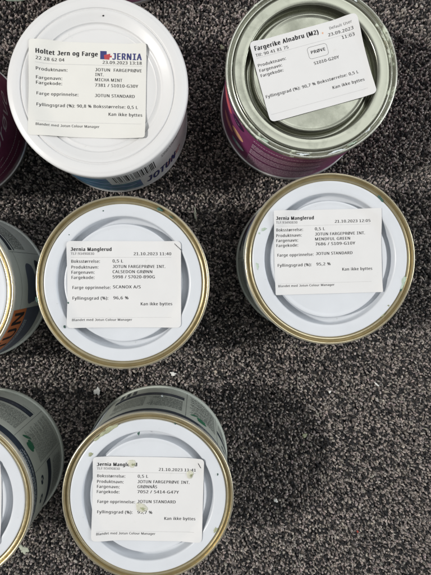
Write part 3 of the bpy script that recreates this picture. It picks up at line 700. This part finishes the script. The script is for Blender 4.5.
class Label:
    """a paper sticker w x h mm pressed on a lid; u right, v down from its top left corner"""
    def __init__(s, parent, zf, cx, cy, w, h, rot, corner, material, lift=(1, 1, 0.7), label=None):
        s.p = parent; s.zf = zf; s.cx, s.cy, s.w, s.h = cx, cy, w, h
        s.ph = cx*1.7 + cy*0.9 + rot; s.lift = lift
        s.c, s.s = cos(rad(rot)), sin(rad(rot)); s.txt = MB(); s.soft = MB(); s.line = MB()
        nx, ny = 60, 46
        def pt(i, j):
            x = -w/2 + w*i/nx; y = -h/2 + h*j/ny
            ax, ay = abs(x) - (w/2 - corner), abs(y) - (h/2 - corner)
            if ax > 0 and ay > 0 and math.hypot(ax, ay) > corner:
                k = corner/math.hypot(ax, ay)
                x = math.copysign(w/2 - corner + ax*k, x); y = math.copysign(h/2 - corner + ay*k, y)
            return x, y
        mb = MB()
        top = []
        for j in range(ny + 1):
            top.append([s.at(*pt(i, j), 0) for i in range(nx + 1)])
        mb.grid(top)
        n = nx + 1
        ring = [i for i in range(n)] + [j*n + nx for j in range(1, ny + 1)] + [ny*n + i for i in range(nx - 1, -1, -1)] + [j*n for j in range(ny - 1, 0, -1)]
        b = len(mb.v)
        for i in ring:
            q = mb.v[i]; mb.v.append((q[0], q[1], q[2] - 0.14))
        for k in range(len(ring)):
            k2 = (k + 1) % len(ring)
            mb.f.append((ring[k2], ring[k], b + k, b + k2))
        s.o = mb.build('label', material, parent, sharp=60)
        if label: s.o['label'] = label
    def at(s, x, y, dz):
        X = s.cx + x*s.c - y*s.s; Y = s.cy + x*s.s + y*s.c
        z = 0.16 + 0.10*sin(0.19*x + 0.11*y + s.ph) + 0.06*sin(0.31*y - 0.12*x + 2*s.ph)
        q = min(x*s.lift[0]/(s.w/2), 1)*0.6 + min(y*s.lift[1]/(s.h/2), 1)*0.6
        return (X, Y, s.zf(X, Y) + z + s.lift[2]*smooth(0.78, 1.2, q) + dz)
    def surf(s, X, Y):
        dx, dy = X - s.cx, Y - s.cy
        return s.at(dx*s.c + dy*s.s, -dx*s.s + dy*s.c, 0)[2]
    def uv(s, u, v, dz=0.05):
        return s.at(u - s.w/2, s.h/2 - v, dz)
    def text(s, t, u0, u1, v, cap, bold=0.006, mb=None, shear=0):
        vs, fs, x0, x1 = text_geo(t, bold, shear)
        k = (u1 - u0)/(x1 - x0)
        (mb or s.txt).add([s.uv(u0 + (x - x0)*k, v - y*cap/CAP, 0.05 + 0.008*n) for x, y, n in vs], fs)
    def rule(s, u0, u1, v, th=0.16, mb=None, v1=None):
        n = 24; v1 = v if v1 is None else v1
        rows = [[s.uv(u0 + (u1 - u0)*i/n, v + (v1 - v)*i/n + d) for i in range(n + 1)] for d in (th/2, -th/2)]
        MB().grid(rows).build('rule_line', M['ink_line'], s.o, smooth=False)
    def poly(s, mb, pts):
        o = len(mb.v); mb.v += [s.uv(*p, 0.06) for p in pts]; mb.f.append(tuple(range(o, o + len(pts)))[::-1])
    def done(s):
        if s.txt.f: s.txt.build('printed_text', M['ink'], s.o, smooth=False)
        if s.soft.f: s.soft.build('small_print', M['ink_soft'], s.o, smooth=False)

def blob(name, material, x, y, z, a, b, rot, h, seed, parent=None, zf=None, rough=0.25, under=0.15, lobes=3):
    """a drop or flake of dried paint with an uneven outline"""
    r = random.Random(seed); n = 26; rings = 5
    ph = [r.uniform(0, 6.3) for _ in range(4)]; am = [r.uniform(0.4, 1)*rough for _ in range(4)]
    c, s = cos(rad(rot)), sin(rad(rot))
    def pos(t, q):
        k = 1 + am[0]*sin(lobes*t + ph[0])*0.7 + am[1]*sin(2*t + ph[1])*0.6 + am[2]*sin(5*t + ph[2])*0.5 + am[3]*sin(9*t + ph[3])*0.25
        lx, ly = a*k*q*cos(t), b*k*q*sin(t)
        return x + lx*c - ly*s, y + lx*s + ly*c
    mb = MB(); rows = []
    for q, zz in ((1.0, -under), (0.98, 0.35*h), (0.85, 0.8*h), (0.6, 0.95*h), (0.3, h)):
        row = []
        for j in range(n):
            X, Y = pos(2*pi*j/n, q)
            row.append((X, Y, (zf(X, Y) if zf else z) + zz*(1 + (r.uniform(-0.3, 0.3) if zz > 0 else 0))))
        rows.append(row)
    mb.grid(rows, True)
    o = len(mb.v); X, Y = pos(0, 0)
    mb.v.append((X, Y, (zf(X, Y) if zf else z) + h))
    for j in range(n): mb.f.append((o - n + j, o - n + (j + 1) % n, o))
    if parent is None:
        mb.v = [(vx - x, vy - y, vz - z) for vx, vy, vz in mb.v]
        return mb.build(name, material, None, (x, y, z), sharp=70)
    return mb.build(name, material, parent, sharp=70)

# ---------------------------------------------------------------- wrap prints
def front_wrap(body, rot, front=False):
    """the sage tin's printed wrap, turned by rot degrees"""
    R = lambda d: d + rot
    b = MB(); patch(b, 0, 360, 0.005, 0.02 if front else 0.135, 0.05); b.build('navy_band', M['navy'], body)
    if not front:
        b = MB(); fine(b, R(-40), R(34), 0.02, 0.12, 1.25, 0.5, seed=3); b.build('white_print', M['fine_pale'], body)
    b = MB(); patch(b, R(46), R(103), 0.665, 0.775); b.build('navy_strip', M['navy'], body)
    b = MB(); fine(b, R(48), R(100), 0.685, 0.76, 1.8, 0.7, seed=4); b.build('strip_print', M['slate'], body)
    b = MB()
    fine(b, R(47), R(74), 0.25, 0.62, 1.15, 0.5, seed=5); fine(b, R(76), R(103), 0.25, 0.62, 1.15, 0.5, seed=6)
    fine(b, R(15), R(41), 0.32, 0.95, 1.15, 0.5, seed=7); fine(b, R(-22), R(10), 0.66, 0.95, 1.15, 0.5, seed=8)
    fine(b, R(221), R(254), 0.30, 0.62, 1.15, 0.5, seed=9)
    fine(b, R(46), R(60), 0.80, 0.83, 1.15, 0.5, seed=19)
    b.build('fine_print', M['fine'], body)
    def one(name, m, f, *a_, **k_):
        b = MB(); f(b, *a_, **k_); b.build(name, M[m], body)
    for d in (12.5, 43.6, 218): one('dividing_line', 'fine', patch, R(d), R(d + 0.35), 0.14, 0.99)
    one('dividing_line', 'fine', patch, R(47), R(74), 0.43, 0.434)
    one('dividing_line', 'fine', patch, R(70), R(70.3), 0.25, 0.43)
    one('dividing_line', 'fine', patch, R(176), R(218), 0.2, 0.205)
    b = MB()
    disc(b, R(31), 0.25, 3.8, 2.3, 24, shape=lambda t: 1 - 0.35*cos(t))
    disc(b, R(37.5), 0.30, 1.1, 4.4, -38, 0.1, shape=lambda t: 1 - 0.3*sin(t))
    disc(b, R(30.5), 0.30, 3.4, 2.6, 10)
    b.build('green_leaf_mark', M['green'], body)
    for d in (3, -11):
        one('pictogram', 'navy', disc, R(d), 0.30, 2.9, 2.6)
        one('pictogram_cutout', 'sage', disc, R(d + 0.9), 0.285, 0.8, 1.1, 20, 0.14)
        one('pictogram_cutout', 'sage', disc, R(d - 1.2), 0.32, 0.9, 0.6, -20, 0.14)
    one('navy_strip', 'navy', patch, R(-24), R(11.5), 0.49, 0.60)
    if not front:
        for k in range(3): one('slanted_bar', 'navy', patch, R(86 + 5.5*k), R(89 + 5.5*k), 0.80, 0.97)
    one('heading_block', 'navy', patch, R(219.5), R(245), 0.14, 0.22, 0.1)
    one('heading_block', 'navy', patch, R(219.5), R(238), 0.26, 0.285, 0.1)
    if not front:
        one('front_panel', 'navy', patch, R(117), R(160), 0.30, 0.80, 0.09)
        one('pale_stripe', 'fine_pale', patch, R(111.5), R(116), 0.16, 0.97, 0.09)
        one('slate_block', 'slate', patch, R(160), R(212), 0.30, 0.97, 0.09)
        one('panel_print', 'fine_pale', fine, R(120), R(156), 0.42, 0.72, 3.2, 1.4, 0.14, seed=12)
        return
    one('orange_block', 'orange', patch, R(115), R(176), 0.05, 0.40, 0.09)
    one('slate_block', 'slate', patch, R(115), R(176), 0.40, 0.845, 0.09)
    one('maker_name', 'ink', wall_text, 'JOTUN', R(120), R(173.5), 0.355, 17, 0.03, 0.0, 0.14)
    one('block_print', 'fine_pale', fine, R(122), R(168), 0.43, 0.56, 3.4, 1.6, 0.14, seed=12, wmin=0.8, wmax=1.8)
    one('slate_splash', 'slate', disc, R(194), 0.50, 12.5, 9.0, 2, 0.1, lambda t: (cos(t)**4 + sin(t)**4)**-0.25*(1 + 0.05*sin(3*t + 1)))
    one('dark_splash', 'navy', disc, R(197), 0.80, 12.5, 8.0, -3, 0.13, lambda t: (cos(t)**4 + sin(t)**4)**-0.25*(1 + 0.05*sin(3*t)))
    one('red_streak', 'wine_red', disc, R(191), 0.66, 8, 3.0, 0, 0.17, lambda t: 1 + 0.2*sin(3*t))
    one('navy_foot', 'navy', patch, R(176.5), R(186), 0.88, 0.95, 0.1)

def plum_wrap(body, rot=0, dark=False):
    R = lambda d: d + rot
    def ov(name, m, *a, **k):
        b = MB(); disc(b, *a, **k); b.build(name, M[m], body)
    ov('colour_drop', 'coral', R(-167), 0.22, 8.5, 5.0, -12)
    ov('colour_drop', 'salmon', R(-160), 0.60, 7.5, 5.0, -10)
    ov('colour_drop', 'aubergine', R(-148), 0.17, 6.2, 4.8, -8)
    ov('colour_drop', 'peach', R(-146), 0.47, 6.2, 4.8, -8)
    ov('colour_drop', 'teal', R(-143.5), 0.74, 6.4, 4.4, -8)
    b = MB(); disc(b, R(-140.5), 0.73, 4.2, 3.0, -8, 0.2); b.build('drop_highlight', M['mist'], body)
    b = MB(); fine(b, R(-152), R(-146), 0.17, 0.20, 1.4, 0.6, 0.16, seed=30); b.build('drop_print', M['pink_fine'], body)
    b = MB()
    fine(b, R(-131), R(-78), 0.12, 0.20, 4.0, 1.7, seed=31, wmin=0.9, wmax=1.8)
    fine(b, R(-131), R(-74), 0.24, 0.40, 1.3, 0.75, seed=32); fine(b, R(-131), R(-74), 0.43, 0.61, 1.3, 0.75, seed=33)
    fine(b, R(-131), R(-74), 0.65, 0.92, 1.3, 0.75, seed=34)
    b.build('fine_print', M['pink_fine'], body)
    for f in (0.225, 0.415, 0.63):
        b = MB(); patch(b, R(-131.5), R(-74), f, f + 0.012, 0.1); b.build('dividing_line', M['aubergine'], body)

# ---------------------------------------------------------------- sticker writing
def jernia_sticker(lb, name, code, origin, fill, stamp, du=0.0, k=1.0):
    U = lambda x: du + (x - 23)/5.81*k
    V = lambda y: (y - 36)/5.74*k
    def T(t, x0, x1, y, cap=9.8, bold=0.004, mb=None): lb.text(t, U(x0), U(x1), V(y), cap/5.74*k, bold + 0.019, mb)
    T('Jernia Manglerud', 36, 170, 68, 11, 0.045)
    T('TLF:93490830', 36, 112, 81, 8, 0.0, lb.soft)
    T(stamp, 243, 368, 82, 9.5)
    lb.rule(U(36), U(368), V(89))
    T('Boksstørrelse:', 37, 131, 107); T('0,5 L', 173, 208, 106)
    T('Produktnavn:', 37, 126, 126); T('JOTUN FARGEPRØVE INT.', 173, 348, 124)
    T('Fargenavn:', 37, 113, 143); T(name, 173, 173 + 9.4*len(name), 141)
    T('Fargekode:', 37, 113, 160); T(code, 173, 313, 158)
    T('Farge opprinnelse:', 40, 166, 193); T(origin, 174, 174 + 9.2*len(origin), 191)
    T('Fyllingsgrad (%):', 40, 158, 228); T(fill, 175, 225, 227)
    T('Kan ikke byttes', 266, 371, 247)
    T('Blandet med Jotun Colour Manager', 40, 237, 298, 7.4, 0.0)
    lb.rule(U(40), U(368), V(287), 0.12)
    lb.done()

# ---------------------------------------------------------------- the tins
# middle left
t, body, ld = tin('M', 'gold rimmed tin with white lid, sticker reading CALSEDON GRØNN', M['sage'])
front_wrap(body, 150)
lb = Label(t, lid_z, 0.6, -0.9, 65, 49.5, 0, 2.2, M['paper'], (-1, -1, 0.8))
jernia_sticker(lb, 'CALSEDON GRØNN', '5998 / S7020-B90G', 'SCANOX A/S', '96,6 %', '21.10.2023 11:40')
blob('dried_paint', M['chip_dark'], 21.0, 41.8, 76.3, 2.0, 0.8, -28, 0.35, 1, t)
blob('dried_paint', M['chip_dark'], 27.5, 37.6, 76.4, 1.3, 0.4, -38, 0.3, 2, t)
blob('dried_paint', M['chip_dark'], -48.8, -9.5, 76.8, 0.6, 1.6, 8, 0.4, 3, t)
blob('dried_paint', M['chip_dark'], 46.6, -14.4, 75.8, 0.7, 1.5, -14, 0.3, 4, t)
blob('dried_paint', M['chip_dark'], 44.5, -19.5, 76.0, 0.6, 1.3, -20, 0.3, 5, t)
blob('dried_paint', M['chip_dark'], -33.4, -25.0, 74.9, 0.55, 0.8, 20, 0.35, 6, t, lid_z)
blob('dried_paint', M['chip_dark'], -31.4, -11.4, 74.0, 0.4, 0.6, 20, 0.25, 8, lb.o, lb.surf)
blob('dried_paint', M['chip_dark'], -11.0, 41.0, 76.0, 0.4, 0.4, 20, 0.25, 7, t)
blob('dried_paint', M['chip_dark'], -30.4, 27.4, 75.9, 0.35, 0.35, 20, 0.25, 9, t)
b = MB()
for k in range(5):
    xx = 29.3 + k*0.8; yy = 22.6 - k*0.75
    b.add([(xx, yy, lb.surf(xx, yy) + .07), (xx + .5, yy - .2, lb.surf(xx, yy) + .07), (xx + .9, yy - 1.2, lb.surf(xx, yy) + .07), (xx + .5, yy - 1.0, lb.surf(xx, yy) + .07)], [(3, 2, 1, 0)])
b.build('pen_mark', M['ink'], lb.o, smooth=False)

# right
t, body, ld = tin('R', 'gold rimmed tin with white lid, sticker reading MINDFUL GREEN', M['sage'])
front_wrap(body, -40, True)
lb = Label(t, lid_z, -0.9, 4.3, 62.5, 48.5, 1.6, 0.4, M['paper'], (-1, 1, 0.9))
jernia_sticker(lb, 'MINDFUL GREEN', '7686 / S109-G10Y', 'JOTUN STANDARD', '95,2 %', '21.10.2023 12:05', -1.0, 0.965)
blob('dried_paint', M['chip_dark'], 29.0, 35.0, 76.2, 2.6, 0.8, -50, 0.35, 11, t)
blob('dried_paint', M['chip_pale'], -38.4, 17.0, 76.1, 1.7, 0.7, 30, 0.3, 12, t, rough=0.5)
blob('dried_paint', M['chip_pale'], -41.0, 14.8, 76.1, 0.7, 0.5, 60, 0.3, 13, t, rough=0.5)
blob('dried_paint', M['chip_pale'], -42.0, -4.0, 76.1, 0.8, 1.6, 10, 0.25, 14, t, rough=0.5)
blob('dried_paint', M['chip_pale'], 43.1, -13.0, 76.1, 1.2, 3.8, -14, 0.35, 15, t, rough=0.4)
blob('dried_paint', M['chip_dark'], 41.6, -17.6, 76.0, 0.5, 1.2, -40, 0.3, 16, t, rough=0.5)
blob('dried_paint', M['chip_olive'], 34.3, -27.0, 76.0, 0.7, 0.4, -40, 0.3, 17, t, rough=0.5)
blob('dried_paint', M['chip_olive'], 31.0, -32.5, 75.8, 2.2, 0.4, 43, 0.3, 18, t, rough=0.5)

# bottom middle
t, body, ld = tin('B', 'gold rimmed tin with white lid, sticker reading GRØNNÅS spotted with dried paint', M['sage'])
front_wrap(body, 20)
lb = Label(t, lid_z, -0.3, -2.0, 64, 49.2, -1.6, 2.2, M['paper'], label='white sticker with three blobs of dried paint')
jernia_sticker(lb, 'GRØNNÅS', '7052 / 5414-G47Y', 'JOTUN STANDARD', '95,7 %', '21.10.2023 11:41')
for q, (x, y, a, bb, rot, sd) in enumerate(((-9.4, 18.9, 2.5, 2.2, 20, 21), (24.2, 12.2, 1.9, 2.6, 0, 22), (-4.0, -7.0, 3.6, 2.5, -35, 23))):
    blob('dried_paint', M['chip_cream'], x, y, 72, a, bb, rot, 0.45, sd, lb.o, lb.surf, 0.16)
    blob('dried_paint', M['chip_olive'], x + 0.7, y - 0.5, 72.4, a*0.5, bb*0.4, rot, 0.62, sd + 30, lb.o, lb.surf, 0.35)
blob('dried_paint', M['chip_olive'], -21.5, 39.6, 76.3, 5.0, 1.3, 28, 0.22, 25, t, rough=0.3)
blob('dried_paint', M['chip_olive'], -27.0, 35.8, 76.3, 4.2, 1.0, 38, 0.22, 26, t, rough=0.4)
blob('dried_paint', M['chip_olive'], -33.0, 24.8, 76.1, 1.6, 0.9, 50, 0.35, 27, t, rough=0.4)
blob('dried_paint', M['chip_olive'], 39.0, -20.2, 76.1, 0.9, 1.9, -20, 0.35, 28, t, rough=0.5)
blob('dried_paint', M['chip_dark'], -5.4, 36.6, 75.6, 0.6, 1.1, -30, 0.3, 29, t, rough=0.4)
blob('dried_paint', M['chip_dark'], 15.6, 42.4, 76.2, 0.35, 0.7, 30, 0.3, 31, t, rough=0.4)
blob('dried_paint', M['chip_dark'], 40.2, 12.4, 76.1, 0.3, 0.8, 0, 0.3, 32, t, rough=0.4)
bl = blob('dried_paint', M['mist'], 0, 0, 0, 0.7, 1.9, 0, 0.5, 33, body, rough=0.3)
bl.location = [c*MM for c in cyl(84, 0.62, 0.1)]; bl.rotation_euler = (rad(-90), 0, rad(-6))
b = MB()
for k in range(3):
    xx = 28.7 + k*0.5; yy = 19.2 - k*0.9
    b.add([(xx, yy, lb.surf(xx, yy) + .08), (xx + .6, yy - .2, lb.surf(xx, yy) + .08), (xx + 1.0, yy - 1.4, lb.surf(xx, yy) + .08), (xx + .4, yy - 1.1, lb.surf(xx, yy) + .08)], [(3, 2, 1, 0)])
b.build('pen_mark', M['ink'], lb.o, smooth=False)

# bottom left and middle left edge
t, body, ld = tin('BL', 'gold rimmed sage tin with green leaf mark, cut by the lower left picture edge', M['sage'])
front_wrap(body, 0)
Label(t, lid_z, -0.5, -1.5, 63, 49, -1, 2.2, M['paper']).done()
t, body, ld = tin('L', 'gold rimmed pale tin with orange JOTUN block on its side, cut by left edge', M['pale'])
front_wrap(body, -190, True)

# top right
t, body, ld = tin('TR', 'plum tin with sage grey metal lid, tilted sticker reading Fargerike Alnabru', M['purple'], 'rim_grey', 'lid_grey', 'silver', 'rim_grey')
plum_wrap(body)
lb = Label(t, lid_z, 0.9, 2.2, 63.5, 46.5, 15.7, 2.6, M['paper'], label='white sticker turned a little anticlockwise')
def T(s, u0, u1, v, cap=9.6, bold=0.004, mb=None): lb.text(s, u0/5.8, u1/5.8, v/5.8, cap/5.8, bold + 0.019, mb)
T('Fargerike Alnabru (M2)', 13, 234, 30, 14, 0.045)
T('Tlf: 90 41 81 75', 11, 124, 50, 9.5, 0.0)
T('Default User', 273, 347, 26, 8.5, 0.0, lb.soft)
T('23.09.2023', 263, 348, 47, 10, 0.0)
T('11:03', 305, 348, 67, 10, 0.0)
lb.rule(11/5.8, 346/5.8, 54.5/5.8, 0.13)
T('Produktnavn:', 10, 106, 83.5); T('Fargenavn:', 10, 88, 101); T('Fargekode:', 10, 88, 118)
T('PRØVE', 192, 241, 88, 9.8, 0.012); T('S1010-G20Y', 192, 279, 125)
T('Fyllingsgrad (%): 90,7 % Boksstørrelse: 0,5 L', 8, 329, 189); T('Kan ikke byttes', 231, 342, 218)
lb.rule(9/5.8, 345/5.8, 245/5.8, 0.13)
pts = []
for cx_, cy_, a0 in ((240, 74, -90), (240, 95, 0), (191, 95, 90), (191, 74, 180)):
    for q in range(5):
        an = rad(a0 + q*22.5); pts.append((cx_ + 9*cos(an), cy_ + 9*sin(an)))
pts.append(pts[0])
for (ua, va), (ub, vb) in zip(pts, pts[1:]):
    lu, lv = vb - va, -(ub - ua); ln = math.hypot(lu, lv) or 1
    lu, lv = lu/ln*0.5, lv/ln*0.5
    q = [lb.uv((ua - lu)/5.8, (va - lv)/5.8), lb.uv((ub - lu)/5.8, (vb - lv)/5.8), lb.uv((ub + lu)/5.8, (vb + lv)/5.8), lb.uv((ua + lu)/5.8, (va + lv)/5.8)]
    lb.soft.add(q, [(0, 1, 2, 3)])
lb.done()
q = lb.uv(247/5.8, 31/5.8)
blob('dried_paint', M['peach'], q[0], q[1], 72, 0.35, 0.6, 0, 0.25, 41, lb.o, lb.surf)
for k, (an, r_, a, bb) in enumerate(((-72, 47.4, 4.2, 0.7), (-60, 47.0, 2.6, 0.6), (-96, 47.2, 3.0, 0.6), (-125, 47.6, 3.4, 0.6), (-45, 46.4, 1.8, 0.5), (98, 47.2, 4, 0.7), (60, 47.6, 2.2, 0.6))):
    blob('dried_paint', M['chip_pale'] if k % 2 else M['mist'], r_*cos(rad(an)), r_*sin(rad(an)), 76.2, a, bb, an + 90, 0.5, 50 + k, t, rough=0.45)
blob('dried_paint', M['mist'], 1.0, 33.0, 71.6, 1.2, 0.5, 30, 0.3, 60, t, rough=0.5)

# plum tins at the left and upper edges
t, body, ld = tin('FL', 'dark maroon tin with pale script on its side, beside the white plastic pot', M['maroon'], 'rim_grey', 'lid_grey', 'silver', 'rim_grey')
b = MB(); wall_text(b, 'Fargeprøve', -76, 14, 0.44, 11, 0.0, 0.45); b.build('script_name', M['script'], body)
b = MB()
for k, (f, e) in enumerate(((0.58, -8), (0.68, -2), (0.80, -12))):
    fine(b, -70, e, f, f + 0.04, 2.6, 1.0, seed=70 + k, wmin=0.6, wmax=1.6)
b.build('fine_print', M['script'], body)
b = MB(); disc(b, 24, 0.25, 7, 6); b.build('colour_drop', M['wine_red'], body)
t, body, ld = tin('TOP', 'plum tin just showing behind the white plastic pot', M['purple'], 'rim_grey', 'lid_grey', 'silver', 'rim_grey')
plum_wrap(body, 20)

# white plastic pot, top left
x, y = P['TL']
t = tag(empty('paint_pot', x, y, Z0), 'white plastic pot with blue print and white lid, cream sticker reading MICHA MINT', 'paint pot')
body = lathe([(0, 0.8), (46.8, 0.8), (47.6, 0), (48.5, 0.1), (48.9, 0.8), (RB, 3.0), (RB, 20), (RB, 50), (RB, 71), (47, 72)]).build('body', M['pot_white'], t)
lathe([(49.6, 69.2), (50.4, 69.3), (50.8, 69.8), (51, 71), (51, 75.3), (50.85, 76.0), (50.4, 76.5), (49.8, 76.7), (48.9, 76.75), (48.5, 76.95), (47.9, 77.05), (44.4, 77.0), (43.9, 76.8),
       (43.6, 76.2), (43.25, 76.0), (42.95, 76.3), (42.5, 76.65), (41.8, 76.6), (40.5, 76.1), (37.4, 74.7), (36.6, 74.45), (36.2, 73.7), (35.8, 73.35), (35.2, 73.25), (33.6, 73.25), (33.2, 73.5), (32.8, 73.25), (32, 73.2), (20, 73.3), (0, 73.35)],
      segs=180, wob=0.05).build('lid', M['plastic'], t)
def blue(name, m, f0, f1, amp, fq, ph, t0=-165, t1=-67):
    b = MB(); patch(b, t0, t1, f0, f1, 0.07 + 0.01*len(name) % 0.05 + f0*0.05, wave=lambda q: amp*sin(q*fq + ph)); b.build(name, M[m], body)
blue('blue_band', 'blue_a', 0.06, 0.97, 0.0, 1, 0)
for k, f in enumerate((0.16, 0.28, 0.40, 0.52, 0.63, 0.74, 0.84, 0.92)):
    b = MB(); patch(b, -165 + 3*(k % 3), -71 + 1*((k*2) % 5), f, f + 0.045, 0.15, wave=lambda q: 0.018*sin(q*0.5 + k*1.7)); b.build('wave_stripe', M['blue_b' if k % 2 else 'blue_c'], body)
b = MB(); patch(b, -89, -46, 0.16, 0.60, 0.22); b.build('barcode_panel', M['pot_white'], body)
b = MB(); r_ = random.Random(5); q = -84.5
while q < -52:
    w = r_.choice((0.35, 0.35, 0.7, 1.05)); patch(b, q, q + w, 0.22, 0.50, 0.28); q += w + r_.choice((0.4, 0.4, 0.8, 1.2))
fine(b, -83, -54, 0.52, 0.56, 2.4, 1.1, 0.28, seed=80, wmin=0.5, wmax=0.8)
b.build('barcode', M['ink'], body)
b = MB(); wall_text(b, 'JOTUN', -63, -31, 0.88, 14, 0.06, 0.35, 0.3); b.build('maker_name', M['logo_navy'], body)
b = MB(); fine(b, -44, -22, 0.72, 0.90, 4.5, 2.4, seed=81, wmin=0.8, wmax=2.0); b.build('red_print', M['logo_red'], body)
b = MB(); fine(b, -45, -15, 0.20, 0.36, 3.2, 1.3, seed=82); b.build('fine_print', M['ink_soft'], body)

lb = Label(t, pot_z, -5.9, -1.4, 65.5, 53.5, -1.0, 1.6, M['paper_cream'], (1, -1, 0.6), label='cream sticker with its left edge over the lid ring')
U = lambda px: (px - 28)/5.85
V = lambda py: (py - 42)/5.85
def T(s, x0, x1, yy, cap=10, bold=0.004, mb=None): lb.text(s, U(x0), U(x1), V(yy), cap/5.85, bold + 0.019, mb)
T('Holtet Jern og Farge', 50, 250, 86, 14, 0.045)
T('22 28 62 04', 50, 140, 106, 10)
T('23.09.2023 13:18', 266, 396, 110, 10)
lb.rule(U(48), U(398), V(115))
T('Produktnavn:', 50, 150, 139); T('JOTUN  FARGEPRØVE', 242, 396, 135); T('INT.', 242, 270, 151)
T('Fargenavn:', 50, 133, 167); T('MICHA MINT', 242, 332, 168)
T('Fargekode:', 50, 133, 184); T('7381 / S1010-G30Y', 242, 385, 186)
T('Farge opprinnelse:', 52, 187, 219); T('JOTUN STANDARD', 242, 374, 220)
T('Fyllingsgrad (%): 90,8 % Boksstørrelse: 0,5 L', 53, 385, 256)
T('Kan ikke byttes', 288, 400, 281)
lb.rule(U(53), U(398), V(306), 0.12)
T('Blandet med Jotun Colour Manager', 53, 258, 322, 8, 0.0)
lb.done()
lg = MB()
lb.poly(lg, [(U(258), V(68)), (U(279), V(68)), (U(279), V(95)), (U(258), V(95))])
lb.text('JERNIA', U(298), U(396), V(95), 21/5.85, 0.06, lg)
lg.build('shop_logo', M['logo_navy'], lb.o, smooth=False)
lg = MB()
lb.poly(lg, [(U(270), V(81)), (U(291), V(76)), (U(288), V(96)), (U(272), V(95))])
lg.v = [(a, bb, c + 0.03) for a, bb, c in lg.v]
lb.poly(lg, [(U(288), V(83)), (U(296), V(82)), (U(296), V(88)), (U(288), V(88))])
lg.build('logo_emblem', M['logo_red'], lb.o, smooth=False)
blob('dried_paint', M['ink'], 3.2, 39.6, 76.0, 0.5, 0.35, 20, 0.25, 90, t)

# ---------------------------------------------------------------- dried paint on the carpet
FG = 'flakes of dried paint on the carpet'
def flake(label, m, x, y, a, b, rot, h, seed, rough=0.35, name='paint_flake'):
    o = blob(name, M[m], x, y, 2.6, a, b, rot, h, seed, rough=rough, under=0.9)
    tag(o, label, 'paint flake', FG)
flake('large white paint flake on the carpet left of the GRØNNÅS tin', 'chip', -72.3, -85.2, 1.9, 3.0, -8, 0.6, 101, 0.45)
flake('white paint flake just below the CALSEDON GRØNN tin', 'chip', -18.5, -73.0, 2.0, 1.3, 0, 0.6, 102, 0.4)
flake('thin white sliver of paint on bare carpet below the MINDFUL GREEN tin', 'chip', 127.6, -81.4, 2.2, 0.6, -40, 0.5, 103)
flake('tiny white speck on carpet, nearest below the MINDFUL GREEN tin', 'chip', 93.7, -86.6, 0.9, 0.8, 0, 0.5, 104)
flake('small white flake on the shaded carpet right of the GRØNNÅS tin', 'chip', 55.1, -165.0, 1.0, 1.7, 25, 0.5, 105, 0.45)
flake('narrow sage crumb of paint between the CALSEDON GRØNN and plum tins', 'chip_sage', -2.6, 40.0, 0.9, 4.0, 6, 0.5, 106, 0.4)
flake('round sage crumb of paint left of the plum tin', 'chip_olive', 16.2, 156.5, 1.5, 1.5, 0, 0.5, 107, 0.4)
flake('dull olive smudge of paint on carpet right of the GRØNNÅS tin', 'chip_olive', 75.8, -118.0, 1.9, 1.2, 20, 0.2, 108, 0.5)
flake('crumbly sage smudge of paint between the two lower left tins', 'chip_sage', -125.0, -198.0, 2.4, 3.6, 20, 0.15, 109, 0.55)
flake('tiny red fleck on the carpet near the lower right corner', 'chip_red', 114.6, -188.4, 0.5, 0.8, 0, 0.3, 110)
flake('pale sage paint smear at the top left corner of the carpet', 'chip_pale', -127.0, 190.6, 9.5, 4.6, 4, 1.2, 111, 0.2, 'paint_smear')
